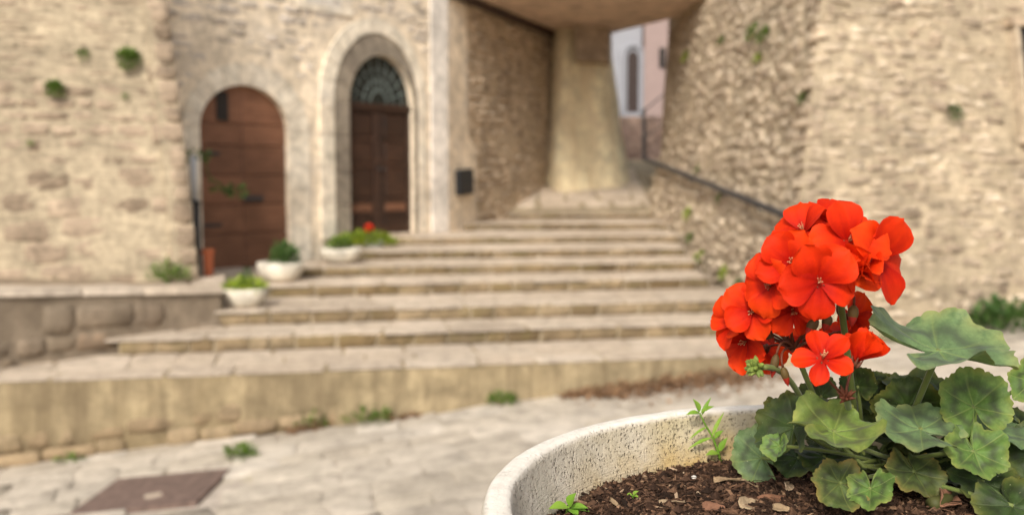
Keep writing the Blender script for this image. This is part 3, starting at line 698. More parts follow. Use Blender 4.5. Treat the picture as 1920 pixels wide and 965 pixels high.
ob('door', mesh('door', [(x, 35.95, z) for x, z in pts] + [(x, 36.01, z) for x, z in pts], [tuple(range(13))[::-1]] + [(i, i + 1, 14 + i, 13 + i) for i in range(12)], M['far_door']), ph)
pts2 = [(cx - (hwd + .16) * cos(pi * i / 10), b_.z - hwd * 1.3 + (hwd * 1.3 + .22) * sin(pi * i / 10)) for i in range(11)]
ob('door_arch', MB().tube([(pts2[0][0], 35.95, a.z)] + [(x, 35.95, z) for x, z in pts2] + [(pts2[-1][0], 35.95, a.z)], .09, 6).m('door_arch', M['white_wall']), ph)
ph_panel('window', 1236, 1248, 90, 128, 35.66, .1, M['dark_hole'])
ph_panel('door_step', 1168, 1204, 212, 226, 35.4, .6, M['white_wall'])
fw = thing('lane_wall', 'shaded brown brick wall behind the passage with railing above', 'wall', (4, 30, 1.8))
fa = aty(1150, 300, 30.0); fb = aty(1300, 218, 30.0)
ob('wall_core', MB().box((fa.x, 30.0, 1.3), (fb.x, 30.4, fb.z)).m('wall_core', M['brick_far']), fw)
cl = []; z = 1.7
while z < fb.z - .1:
    h = .19; x = fa.x
    while x < fb.x:
        wd = R_(.3, .5); cl.append((V((x + wd / 2, 29.99, z + h / 2)), RT, ZZ, V((0, -1, 0)), wd - .03, h - .03, .05)); x += wd
    z += h
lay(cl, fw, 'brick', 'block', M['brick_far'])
fr_ = thing('lane_railing', 'thin dark iron railing above the shaded brick wall behind the passage', 'railing', aty(1207, 290, 29.6))
ob('post', MB().tube([aty(1207, 298, 29.6), aty(1207, 204, 29.6)], .05, 8).m('post', M['iron']), fr_)
ob('top_rail', MB().tube([aty(1200, 214, 29.6), aty(1290, 140, 29.6)], .025, 6).m('top_rail', M['iron']), fr_)
ob('lower_rail', MB().tube([aty(1200, 262, 29.6), aty(1290, 205, 29.6)], .02, 6).m('lower_rail', M['iron']), fr_)

# ================================================================== small things by the doors
pc = aty(371, 500, 13.9)
dp = thing('drainpipe', 'slim drainpipe beside the low arched door, dark below and grey above', 'drainpipe', (pc.x, pc.y, .6))
ob('lower_pipe', MB().tube([(pc.x, pc.y, .6), (pc.x, pc.y, aty(371, 381, 13.9).z)], .05, 10).m('lower_pipe', M['iron'], True), dp)
ob('upper_pipe', MB().tube([(pc.x - .03, pc.y + .01, aty(371, 380, 13.9).z), (pc.x - .03, pc.y + .01, aty(371, 292, 13.9).z)], .045, 10).m('upper_pipe', M['grey_pipe'], True), dp)
ob('pipe_collar', MB().tube([(pc.x, pc.y, aty(371, 384, 13.9).z), (pc.x, pc.y, aty(371, 376, 13.9).z)], .062, 10).m('pipe_collar', M['iron'], True), dp)
tc = atz(391, 524, .605)
tp = MB().lathe([(0, 0), (.062, 0), (.075, .36), (.09, .36), (.09, .42), (.078, .42), (.07, .33), (0, .33)], 20)
tag(ob('terracotta_pot', tp.m('terracotta_pot', M['terracotta'], False), None, T(tc)), 'tall narrow orange terracotta pot beside the drainpipe and low door', 'pot')

def leaf_tris(mb, o, d, up, L, W, bend=.3):
    s = d.cross(up)
    if s.length < 1e-4: s = d.orthogonal()
    s.normalize(); nn = s.cross(d)
    p0, p1, p2 = o, o + d * L * .5 + nn * L * bend * .3, o + d * L - nn * L * bend * .3
    mb.add([p0, p1 + s * W, p2, p1 - s * W, p1 + nn * -.1 * W], [(0, 4, 1), (0, 3, 4), (4, 2, 1), (4, 3, 2)])
def herb(name, label, cat, o, n, h, r, L, W, mat, nrm=None, group=None, droop=0, world_off=0):
    """a small clump of leaves growing from o"""
    nrm = (nrm or ZZ).normalized(); a = nrm.orthogonal().normalized(); b_ = nrm.cross(a); mb = MB()
    for i in range(n):
        t = R_(0, 2 * pi); rr = r * sqrt(R_(0, 1)); hh_ = h * R_(.1, 1) * (1 - .5 * (rr / r) ** 2)
        p = nrm * hh_ + (a * cos(t) + b_ * sin(t)) * rr
        d = (p * .8 + V((R_(-1, 1), R_(-1, 1), R_(-.2, 1) - droop)) * h * .7 + nrm * h * .2).normalized()
        leaf_tris(mb, p, d, V((R_(-.5, .5), R_(-.5, .5), 1)), L * R_(.6, 1.25), W * R_(.7, 1.2))
    for i in range(max(3, n // 14)):
        t = R_(0, 2 * pi); mb.tube([V((0, 0, -.01)), nrm * h * .4 + (a * cos(t) + b_ * sin(t)) * r * .3, nrm * h * R_(.5, .9) + (a * cos(t) + b_ * sin(t)) * r * .7], .004 + .02 * L, 4)
    return tag(ob(name, mb.m(name, mat), None, T(o)), label, cat, group)
def bowl(label, o, r, h):
    t = thing('planter_bowl', label, 'planter', o, 'cream concrete bowl planters on the steps')
    pr = [(0, 0), (r * .55, 0), (r * .72, h * .12), (r * .95, h * .55), (r, h * .86), (r * .985, h), (r * .90, h), (r * .87, h * .8), (r * .85, h * .72)]
    ob('bowl', MB().lathe(pr, 40).m('bowl', M['bowl'], True), t, T(o))
    ob('soil', MB().lathe([(r * .87, h * .76), (r * .4, h * .84), (0, h * .86)], 24).m('soil', M['soil'], True), t, T(o))
    return t
k = N('soil'); p = k.pos(); n1 = k.noise(p, 240, 6, .7); n2 = k.noise(p, 45, 4, .6)
col = k.ramp(n1, [(.3, (.022, .013, .009)), (.55, (.07, .038, .023)), (.75, (.15, .085, .05))]); col = k.mix(.8, col, k.ramp(n2, [(.3, .5), (.7, 1.3)]), 'MULTIPLY')
M['soil'] = k.done(k.bsdf(col, .95, k.bump(k.math('ADD', n1, n2), .9, .004), .1))
p1 = atz(461, 574, .365); p2_ = atz(527, 526, .535); p3 = atz(640, 492, .685)
bowl('cream concrete bowl planter with low lime plants, nearest the retaining wall', p1, .285, .24)
bowl('cream bowl planter with a dark leafy plant in front of the low door', p2_, .335, .27)
bowl('cream bowl planter between the two doorways', p3, .33, .23)
herb('lime_plant', 'low lime green plant in the bowl nearest the retaining wall', 'plant', p1 + ZZ * .18, 260, .17, .27, .085, .022, M['lime'])
herb('tall_sprig', 'short dark stemmed plant at the back of the lime planting bowl', 'plant', p1 + V((-.02, .08, .2)), 70, .30, .09, .07, .018, M['dark_herb'])
herb('leafy_plant', 'bushy dark green plant in the bowl before the low door', 'plant', p2_ + V((.06, 0, .2)), 300, .36, .21, .085, .022, M['dark_herb'])
herb('green_plant', 'mid green low plant in the bowl between the two doorways', 'plant', p3 + V((-.02, 0, .17)), 160, .22, .2, .09, .022, M['weed'])
p4 = atz(695, 462, .83)
t4 = thing('flowering_plant', 'yellow green plant with a red flower head before the tall door', 'plant', p4)
mb = MB()
for i in range(520):
    t, rr = R_(0, 2 * pi), sqrt(R_(0, 1)); pp = V((cos(t) * rr * .52 - .1, sin(t) * rr * .25 - .06, .03 + R_(0, 1) * (.30 - .20 * rr)))
    leaf_tris(mb, pp, V((cos(t) * .6, sin(t) * .6, R_(.1, .8))).normalized(), V((R_(-.4, .4), R_(-.4, .4), 1)), R_(.07, .13), R_(.03, .045))
ob('leaves', mb.m('leaves', M['lime']), t4, T(p4)); mb = MB()
for i in range(60):
    d = V((R_(-1, 1), R_(-1, 1), R_(-.5, 1))).normalized(); leaf_tris(mb, d * .035, (d + V((R_(-.4, .4), R_(-.4, .4), R_(-.4, .4)))).normalized(), V((R_(-1, 1), R_(-1, 1), 1)), .055, .026)
ob('flower_head', mb.m('flower_head', M['red_far']), t4, T(aty(692, 428, p4.y - .15) + ZZ * 0))
mb = MB().tube([p4, (p4 + aty(692, 428, p4.y - .15)) / 2 + V((.02, 0, .02)), aty(692, 428, p4.y - .15)], .008, 5); ob('stem', mb.m('stem', M['weed']), t4)
pot4 = MB().lathe([(0, 0), (.13, 0), (.19, .17), (.2, .17), (.2, .2), (.17, .2), (.16, .15), (0, .15)], 24)
tag(ob('grey_pot', pot4.m('grey_pot', M['grey_pipe']), None, T(p4 + V((.06, -.02, -.08)))), 'grey pot under the yellow green flowering plant by the tall door', 'pot')
# climbing twig over the low door
vt = thing('climbing_twig', 'thin green climbing twig hanging across the low brown door', 'plant', aty(372, 292, 14.4))
mb = MB(); lv = MB(); pth = [aty(362, 300, 14.0), aty(378, 285, 14.2), aty(392, 330, 14.6), aty(415, 350, 14.9), aty(440, 356, 15.1), aty(462, 366, 15.3)]
mb.tube(pth, .009, 5)
for a_, n_, sp in ((aty(372, 293, 14.2), 34, .13), (aty(404, 348, 14.7), 14, .10), (aty(440, 358, 15.1), 40, .14)):
    for i in range(n_):
        d = V((R_(-1, 1), R_(-1, .3), R_(-.7, .7))); leaf_tris(lv, a_ + V((d.x * sp, d.y * .05, d.z * sp * .6)), d.normalized(), V((R_(-1, 1), -1, R_(-1, 1))), R_(.06, .1), R_(.02, .032))
ob('twig', mb.m('twig', M['dark_herb']), vt); ob('leaves', lv.m('leaves', M['dark_herb']), vt)

# weeds
def wallweed(qd, px, py, sz, label, n=90, mat='weed'):
    sz *= .60 if qd is QLB else 1.0
    u, v = on_q(qd, px, py); nn = qd.fr(u, v)[2]; o = qd.p(u, v) + nn * .03
    sz *= 1.3
    return herb('wall_weed', label, 'weed', o, int(n * 1.6), sz * .8, sz, sz * .55, sz * .17, M[mat], (nn + ZZ * .5), 'weeds growing out of the old walls', .3)
QLB = Quad(a0, b0, t1b, t0)
wallweed(QLB, 240, 114, .17, 'large green weed high on the left building near its edge', 130)
wallweed(QLB, 103, 171, .14, 'round green weed at left on the left building', 130)
wallweed(QLB, 156, 104, .10, 'small olive weed left of the large high weed', 50)
wallweed(QLB, 235, 183, .06, 'tiny weed below the large high weed on the left building', 40)
wallweed(QLB, 58, 272, .06, 'tiny pale weed low on the left building at frame edge', 30)
for x, y, s, l in ((1417, 64, .10, 'left of the paired dark weeds high on the tower'), (1441, 70, .11, 'right of the paired dark weeds high on the tower'), (1428, 112, .07, 'small weed below the paired weeds on the tower'), (1290, 108, .08, 'pale weed on the tower near the passage'),
                   (1357, 78, .06, 'little weed left of the paired weeds on the tower'), (1512, 185, .06, 'small weed at the tower corner above the handrail'), (1296, 402, .09, 'green weed on the tower below the upper handrail'), (1300, 448, .08, 'weed low on the tower beside the middle steps'),
                   (1316, 487, .09, 'bright weed at the tower foot by the fourth step'), (1364, 514, .08, 'yellow weed at the tower foot left of the red flowers'), (1392, 536, .08, 'weed at the tower foot touching the red flowers'), (1356, 372, .07, 'weed just under the middle of the handrail'), (1312, 318, .05, 'tiny weed just above the handrail')):
    wallweed(qft if y > 306 + (x - 1240) * .4 else ql, x, y, s, l, 60, 'lime' if 'pale' in l or 'yellow' in l or 'bright' in l or 'below' in l else 'weed')
wallweed(qr, 1787, 214, .08, 'lone dark weed on the right face of the tower', 50, 'dark_herb')
def gweed(name, px, py, z, label, n, h, r, L, W, mat='weed', group=None):
    o = atz(px, py, z)
    for _ in range(5): o = atz(px, py, z if z is not None and z != 'g' else gz(o.x)) if z != 'g' else o
    return herb(name, label, 'weed' if name != 'bush' else 'bush', o, n, h, r, L, W, M[mat], None, group)
def gpt(px, py):
    o = atz(px, py, -.4)
    for _ in range(6): o = atz(px, py, gz(o.x))
    return o
herb('grass_tuft', 'bright green grass tuft on the coping under the left building', 'weed', atz(315, 530, .655), 150, .24, .24, .14, .014, M['weed'])
herb('grass_tuft', 'thin green sprig at the wall foot far along the coping', 'weed', atz(108, 530, .655), 40, .06, .12, .07, .012, M['weed'])
for px, py, n_, h, r, l in ((588, 793, 90, .16, .15, 'dark green weed with brown leaves at the foot of the lowest step'), (694, 783, 150, .14, .24, 'broad green weed at the foot of the lowest step'), (942, 752, 90, .13, .15, 'upright green weed at the step foot right of centre'),
                            (459, 848, 110, .10, .15, 'green grass tuft alone on the paving before the steps'), (145, 856, 30, .04, .12, 'flat sparse weed at the step foot far left')):
    herb('step_weed', l, 'weed', gpt(px, py) + V((0, -.16, 0)), n_, h, r, .085, .018, M['weed'], None, 'weeds along the lowest step')
herb('bush', 'dark green bush at the tower foot at right edge', 'bush', gpt(1872, 618) + V((0, -.1, 0)), 420, .42, .38, .10, .03, M['dark_herb'])
herb('bush', 'small olive plant at the tower foot right of the flowers', 'bush', gpt(1722, 612) + V((0, -.1, 0)), 120, .20, .17, .08, .022, M['weed'])
herb('bush', 'low yellowish plant between the red flowers and tower foot', 'bush', gpt(1655, 640), 70, .12, .16, .07, .02, M['weed'])
# drifts of dry leaves against the lowest step
def drift(name, label, pts, n, mat):
    mb = MB()
    for i in range(n):
        f = R_(0, 1); k_ = min(int(f * (len(pts) - 1)), len(pts) - 2); g = f * (len(pts) - 1) - k_
        p = pts[k_][0].lerp(pts[k_ + 1][0], g); wd = pts[k_][1] * (1 - g) + pts[k_ + 1][1] * g
        off = abs(rnd.gauss(0, .5)); p = p + V((R_(-.1, .1), -off * wd, 0)); p.z = gz(p.x) + R_(.004, .03 + .10 * wd * max(0, 1 - off))
        leaf_tris(mb, p, V((R_(-1, 1), R_(-1, 1), R_(-.3, .4))).normalized(), V((R_(-.6, .6), R_(-.6, .6), 1)), R_(.04, .09), R_(.015, .03), R_(-.8, .8))
    return tag(ob(name, mb.m(name, mat)), label, 'leaf litter', None, 'stuff')
def foot(x): return V((x, s1y(x) - .10, 0))
drift('dry_leaves', 'drift of brown dry leaves along the foot of the lowest step', [(foot(.6), .2), (foot(1.3), .6), (foot(2.2), .75), (foot(3.0), .6)], 1700, M['dry'])
drift('fallen_leaves', 'few orange fallen leaves beside the broad green weed', [(foot(-1.25), .12), (foot(-1.05), .14)], 45, M['dry'])
drift('fallen_leaves', 'few brown fallen leaves beside the dark green weed', [(foot(-2.35), .16), (foot(-2.0), .16)], 60, M['dry'])
# ================================================================== foreground: concrete bowl, soil, geranium
PC = V((.2185, .544, 0)); PR, PW, ZR = .2345, .0155, ZC - .18
k = N('pitted_concrete'); p = k.pos(); z_ = k.n('SeparateXYZ', {0: p}).outputs[2]; x_ = k.n('SeparateXYZ', {0: p}).outputs[0]
vo = k.n('TexVoronoi', {'Vector': p, 'Scale': 300.0, 'Randomness': 1.0}); vo2 = k.n('TexVoronoi', {'Vector': p, 'Scale': 560.0, 'Randomness': 1.0})
msk = k.ramp(k.noise(p, 38, 3), [(.30, .35), (.52, 1.0)])
def pit(v, th):
    r = k.n('SeparateColor', {0: v.outputs['Color']}).outputs[0]
    return k.math('MULTIPLY', k.ramp(v.outputs['Distance'], [(.16, 1.0), (th, 0.0)]), k.math('GREATER_THAN', r, .52))
pits = k.math('MULTIPLY', k.math('MAXIMUM', pit(vo, .40), k.math('MULTIPLY', pit(vo2, .42), .8)), msk)
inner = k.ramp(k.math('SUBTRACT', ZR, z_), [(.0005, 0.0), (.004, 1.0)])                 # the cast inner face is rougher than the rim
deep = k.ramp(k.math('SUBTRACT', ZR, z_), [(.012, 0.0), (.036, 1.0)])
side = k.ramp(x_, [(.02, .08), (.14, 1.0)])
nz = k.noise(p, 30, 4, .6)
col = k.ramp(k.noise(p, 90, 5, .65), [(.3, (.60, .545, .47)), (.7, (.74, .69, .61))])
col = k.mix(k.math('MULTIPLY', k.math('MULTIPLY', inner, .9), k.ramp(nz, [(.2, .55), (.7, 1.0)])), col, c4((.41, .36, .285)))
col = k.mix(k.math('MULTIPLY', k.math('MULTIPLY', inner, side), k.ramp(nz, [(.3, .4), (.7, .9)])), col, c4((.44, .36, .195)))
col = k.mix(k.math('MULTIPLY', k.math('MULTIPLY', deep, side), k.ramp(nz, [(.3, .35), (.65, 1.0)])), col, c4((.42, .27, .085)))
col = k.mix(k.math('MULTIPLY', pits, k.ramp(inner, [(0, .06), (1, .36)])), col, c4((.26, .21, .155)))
gr = k.noise(k.scalev(p, 12, 12, 700), 1, 3, .6, .8)
hgt = k.math('ADD', k.math('MULTIPLY', k.math('MULTIPLY', pits, -1.0), k.ramp(inner, [(0, .2), (1, .8)])), k.math('ADD', k.math('MULTIPLY', k.noise(p, 160, 5, .7), k.ramp(inner, [(0, .35), (1, .9)])), k.math('MULTIPLY', k.math('MULTIPLY', gr, deep), .8)))
M['pitted'] = k.done(k.bsdf(col, .95, k.bump(hgt, 1.0, .0017), .15))
prof = [(.11, ZR - .215), (.13, ZR - .212), (.175, ZR - .16), (.215, ZR - .095), (.2335, ZR - .045), (PR + .0012, ZR - .018), (PR + .001, ZR - .006), (PR - .0012, ZR - .0012), (PR - .004, ZR + .0004),
        (PR - PW + .0025, ZR + .0003), (PR - PW + .0004, ZR - .0010), (PR - PW - .0008, ZR - .004), (PR - PW - .003, ZR - .012), (PR - PW - .007, ZR - .024), (PR - PW - .013, ZR - .040), (PR - PW - .03, ZR - .075), (.10, ZR - .12), (.0, ZR - .12)]
fine = []
for a, b_ in zip(prof, prof[1:]):
    for i in range(3): fine.append((a[0] + (b_[0] - a[0]) * i / 3, a[1] + (b_[1] - a[1]) * i / 3))
fine.append(prof[-1])
big = thing('planter_bowl', 'big pale concrete bowl in the foreground holding the red geranium', 'planter', PC + ZZ * (ZR - .215))
mb = MB().lathe(fine, 220, T(PC))
mb.v = [tuple(V(v) + V((v[0] - PC.x, v[1] - PC.y, 0)) * .004 * noise.noise(V(v) * 30) + V((0, 0, .0004 * noise.noise(V(v) * 60)))) for v in mb.v]
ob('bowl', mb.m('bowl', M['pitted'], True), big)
pw_ = thing('parapet_wall', 'stone parapet under the big foreground bowl', 'wall', (0, .6, -.4))
ob('parapet', MB().box((-3, .30, -.9), (3, .82, ZR - .2155)).m('parapet', M['dressed']), pw_)
# soil
ZS = ZC - .2165
def hs(x, y):
    q = V((x, y, 0)); r = (V((x, y, 0)) - PC).length
    return ZS + .0045 * noise.noise(q * 22) + .0025 * noise.noise(q * 70) + .0012 * noise.noise(q * 190) + .004 * (1 - (r / .2) ** 2) + .004 * max(0, (x - .2) * 4)
vs = []; fs = []; nr, nt = 70, 200
for i in range(nr + 1):
    for j in range(nt):
        r = .2105 * i / nr; a = 2 * pi * j / nt; x, y = PC.x + r * cos(a), PC.y + r * sin(a); vs.append((x, y, hs(x, y)))
for i in range(nr):
    for j in range(nt): fs.append((i * nt + j, (i + 1) * nt + j, (i + 1) * nt + (j + 1) % nt, i * nt + (j + 1) % nt))
tag(ob('potting_soil', mesh('potting_soil', vs, fs, M['soil'], True)), 'dark brown potting soil filling the foreground bowl', 'soil', None, 'stuff')
def bark(name, cols):
    k = N(name); p = k.pos(); r = k.rand()
    c = k.mix(1, k.ramp(r, cols), k.ramp(k.noise(p, 420, 4, .6), [(.3, .6), (.7, 1.3)]), 'MULTIPLY')
    return k.done(k.bsdf(c, .9, k.bump(k.noise(p, 700, 3), .5, .001), .15))
M['bark'] = bark('bark', [(0, (.014, .008, .005)), (.4, (.045, .024, .014)), (.7, (.10, .052, .03)), (.88, (.17, .092, .052)), (.965, (.27, .17, .10)), (1, (.45, .33, .22))])
M['crumb'] = bark('crumb', [(0, (.014, .008, .005)), (.6, (.055, .029, .018)), (1, (.13, .072, .042))])
def rot(): return Matrix.Rotation(R_(0, 2 * pi), 3, 'Z') @ Matrix.Rotation(rnd.gauss(0, .6), 3, 'X') @ Matrix.Rotation(rnd.gauss(0, .3), 3, 'Y')
def insoil(fr=.207):
    while True:
        x, y = R_(-1, 1), R_(-1, 1)
        if x * x + y * y < 1: return PC.x + x * fr, PC.y + y * fr
mb = MB()
for i in range(7000):
    x, y = insoil()
    L = R_(.0010, .0034) if R_(0, 1) < .86 else R_(.003, .0075); W = L * R_(.14, .38); H = R_(.0003, .0008); m3 = rot()
    c = V((x, y, hs(x, y) + R_(.0, .0022)))
    o8 = [(-L * R_(.7, 1), -W * R_(.3, 1), -H), (L * R_(.7, 1), -W * R_(.3, 1), -H), (L * R_(.7, 1), W * R_(.3, 1), -H), (-L * R_(.7, 1), W * R_(.3, 1), -H)]
    o8 += [(q[0] * R_(.7, .98), q[1] * R_(.7, 1), H) for q in o8]
    mb.add([c + m3 @ V(q) for q in o8], [(0, 3, 2, 1), (4, 5, 6, 7), (0, 1, 5, 4), (1, 2, 6, 5), (2, 3, 7, 6), (3, 0, 4, 7)])
tag(ob('bark_mulch', mb.m('bark_mulch', M['bark'])), 'small bark chips and shreds strewn over the soil', 'mulch', None, 'stuff')
mb = MB(); oc = [(1, 0, 0), (-1, 0, 0), (0, 1, 0), (0, -1, 0), (0, 0, 1), (0, 0, -1)]
of = [(0, 2, 4), (2, 1, 4), (1, 3, 4), (3, 0, 4), (2, 0, 5), (1, 2, 5), (3, 1, 5), (0, 3, 5)]
for i in range(16000):
    x, y = insoil(.2095); s = R_(.0006, .0022) if R_(0, 1) < .9 else R_(.002, .004); c = V((x, y, hs(x, y) + s * R_(-.2, .6)))
    mb.add([c + V(q) * s * R_(.6, 1.3) for q in oc], of)
for i in range(2200):      # thin fibres
    x, y = insoil(); a = R_(0, 6.3); L = R_(.004, .014); c = V((x, y, hs(x, y) + .001)); d = V((cos(a), sin(a), R_(-.1, .35))) * L
    mb.tube([c, c + d * .5 + V((R_(-1, 1), R_(-1, 1), 1)) * L * .12, c + d], R_(.00018, .0004), 3, False)
tag(ob('soil_crumbs', mb.m('soil_crumbs', M['crumb'])), 'dark soil crumbs and fibres on the potting soil', 'soil crumbs', None, 'stuff')
def on_soil(px, py):
    p = atz(px, py, ZS)
    for _ in range(4): p = atz(px, py, hs(p.x, p.y))
    return p
def scrap_mat(name, a, b): return stone_mat(name, [a, b], 160, .5, .001)
M['tan_scrap'] = scrap_mat('tan_scrap', (.29, .20, .115), (.36, .265, .165)); M['rust_scrap'] = scrap_mat('rust_scrap', (.19, .09, .05), (.23, .115, .07))
M['pink_scrap'] = scrap_mat('pink_scrap', (.30, .07, .055), (.36, .11, .085)); M['white_grit'] = scrap_mat('white_grit', (.75, .70, .63), (.78, .74, .68)); M['nut'] = scrap_mat('nut', (.36, .26, .155), (.40, .30, .19))
def scrap(name, label, cat, px, py, L, W, mat, yaw, curl=.5, lift=.002, tilt=.3):
    vs = []; fs = []; n, m_ = 8, 5; r = random.Random(px)
    for i in range(n + 1):
        u = i / n; hw_ = W * (sin(pi * min(1, u * .92 + .06)) ** .6) * (1 + r.uniform(-.14, .14))
        for j in range(m_ + 1):
            v = j / m_ * 2 - 1; vs.append(((u - .5) * L, v * hw_, curl * W * v * v + .15 * L * sin(u * 5 + v) * .4 + r.uniform(-.03, .03) * W))
    for i in range(n):
        for j in range(m_): a = i * (m_ + 1) + j; fs.append((a, a + m_ + 1, a + m_ + 2, a + 1))
    o = on_soil(px, py); mtx = T(o + ZZ * lift) @ Matrix.Rotation(radians(yaw), 4, 'Z') @ Matrix.Rotation(tilt, 4, 'X')
    oo = ob(name, mesh(name, vs, fs, mat, True), None, mtx); sm = oo.modifiers.new('thick', 'SOLIDIFY'); sm.thickness = .0006
    return tag(oo, label, cat)
scrap('dry_leaf', 'curled reddish brown dry leaf on the soil left of the damaged leaf', 'dry leaf', 1447, 938, .022, .0052, M['rust_scrap'], 20, -.9, .004, .1)
scrap('leaf_scrap', 'cream torn leaf scrap on the soil at the bottom edge', 'dry leaf', 1402, 953, .014, .0055, M['tan_scrap'], 30, .3, .003, .5)
scrap('leaf_scrap', 'small pale scrap right of the cream torn leaf scrap', 'dry leaf', 1464, 959, .010, .0035, M['tan_scrap'], -20, .4, .002, .4)
scrap('leaf_scrap', 'orange brown scrap at the bottom edge left of the cream one', 'dry leaf', 1338, 961, .014, .005, M['rust_scrap'], -10, .6, .002, .3)
scrap('dry_leaf', 'orange brown crumpled leaf under the plant at bottom right', 'dry leaf', 1772, 952, .020, .007, M['rust_scrap'], 50, .8, .004, .6)
scrap('bark_strip', 'long pale bark strip lying flat on the soil', 'bark chip', 1260, 945, .018, .0017, M['tan_scrap'], 10, .3, .002, .1)
scrap('bark_strip', 'long tan twig like bark strip by the tan nut', 'bark chip', 1404, 912, .016, .0012, M['tan_scrap'], -55, .3, .003, .1)
scrap('bark_strip', 'dark broad bark chip standing up left of the damaged leaf', 'bark chip', 1478, 918, .016, .0035, M['bark'], 65, .3, .003, .6)
scrap('bark_strip', 'curved tan bark strip in the middle of the bare soil', 'bark chip', 1365, 908, .022, .0022, M['tan_scrap'], 15, .8, .003, .2)
scrap('bark_strip', 'upright tan shred near the green seedlings', 'bark chip', 1152, 950, .014, .0015, M['tan_scrap'], -70, .4, .003, .3)
scrap('dry_petals', 'shrivelled pinkish red dry flower on the soil behind the plant', 'dry flower', 1440, 872, .026, .007, M['pink_scrap'], 10, 1.1, .006, .5)
scrap('dry_petals', 'dark red shrivelled petal at the right of the dry flower', 'dry flower', 1466, 866, .020, .006, M['pink_scrap'], -25, -1.2, .007, .7)
def pebble(name, label, cat, px, py, r, mat, sq=.8):
    mb = MB().lathe([(0.0001, -sq)] + [(cos(a), sin(a) * sq) for a in [-pi / 2 + pi * i / 10 for i in range(1, 10)]] + [(.0001, sq)], 14)
    vs = [V(v) * r * (1 + .12 * noise.noise(V(v) * 2 + V((px, 0, 0)))) for v in mb.v]
    tag(ob(name, mesh(name, vs, mb.f, mat, True), None, T(on_soil(px, py) + ZZ * r * .5)), label, cat)
pebble('nut_shell', 'round tan nut shell on the soil before the dry flower', 'nut', 1412, 885, .0072, M['nut'])
pebble('white_grit', 'white grit grain beside the bright green seedling', 'pebble', 1082, 950, .0022, M['white_grit'])
pebble('white_grit', 'tiny white grain right of the bright green seedling', 'pebble', 1108, 953, .0012, M['white_grit'])
pebble('white_grit', 'pale grain on the soil under the wall weed', 'pebble', 1301, 897, .0020, M['white_grit'])

# ---- leaf and petal shapes
def leaf_mesh(name, mat, seed=0, cup=.12, fold=0., ruffle=.07, lobe=.045, sinus=.42, droop=.0, dmg=0., col=(0, 0)):
    r = random.Random(seed); nrg, na = 16, 126; ph = [r.uniform(0, 6.28) for _ in range(6)]; vs = [(0, 0, 0)]; at_ = [(0, 1, 0, 0)]; fs = []
    for i in range(1, nrg + 1):
        u = i / nrg
        for j in range(na):
            f = -pi + 2 * pi * j / (na - 1); af = abs(f)
            R = 1 + lobe * cos(7 * f * .93) + .06 * cos(f + ph[0]) + .04 * cos(2 * f + ph[1])
            R += .052 * (abs(sin(12.5 * f + ph[2])) - .5) + .010 * sin(47 * f + ph[3])
            sm = min(1, max(0, (pi - af) / sinus)); sm = sm * sm * (3 - 2 * sm); R *= .22 + .78 * sm
            if dmg and cos(f - 1.2 + ph[0] * .2) > .55: R *= 1 - dmg * (.25 + .35 * abs(noise.noise(V((f * 6, seed, 0)))))
            d = u * R; x, y = d * sin(f), d * cos(f)
            # lobes pleat along the veins; margin waves
            z = cup * d * d * (1 + .5 * cos(f + ph[4])) - .030 * sin(pi * min(1, u * 1.05)) * cos(7 * f * .93) + ruffle * u ** 2.5 * (sin(3 * f + ph[5]) + .6 * sin(5 * f + ph[1]))
            z += fold * abs(x) - droop * max(0, y) ** 2 + .04 * noise.noise(V((x * 2.2, y * 2.2, seed * 3.7))) + .012 * noise.noise(V((x * 7, y * 7, seed)))
            if u > .85: z += -.05 * (u - .85) / .15 * sin(11 * f + ph[2])
            vs.append((x, y, z))
            vein = max(0, 1 - abs(((f * 7 * .93 / (2 * pi) + .5) % 1) - .5) * d * 34) if af < 2.9 else 0
            zone = math.exp(-((u - .56 - .05 * sin(7 * f)) / .13) ** 2)
            at_.append((zone, vein, u ** 6, u))
    for j in range(na - 1): fs.append((0, 1 + j + 1, 1 + j))
    for i in range(nrg - 1):
        for j in range(na - 1): a = 1 + i * na + j; fs.append((a, a + 1, a + na + 1, a + na))
    m = mesh(name, vs, [f_[::-1] for f_ in fs][:0] + fs, mat, True)
    ca = m.color_attributes.new('marks', 'FLOAT_COLOR', 'POINT'); ca.data.foreach_set('color', [c for q in at_ for c in q])
    return m
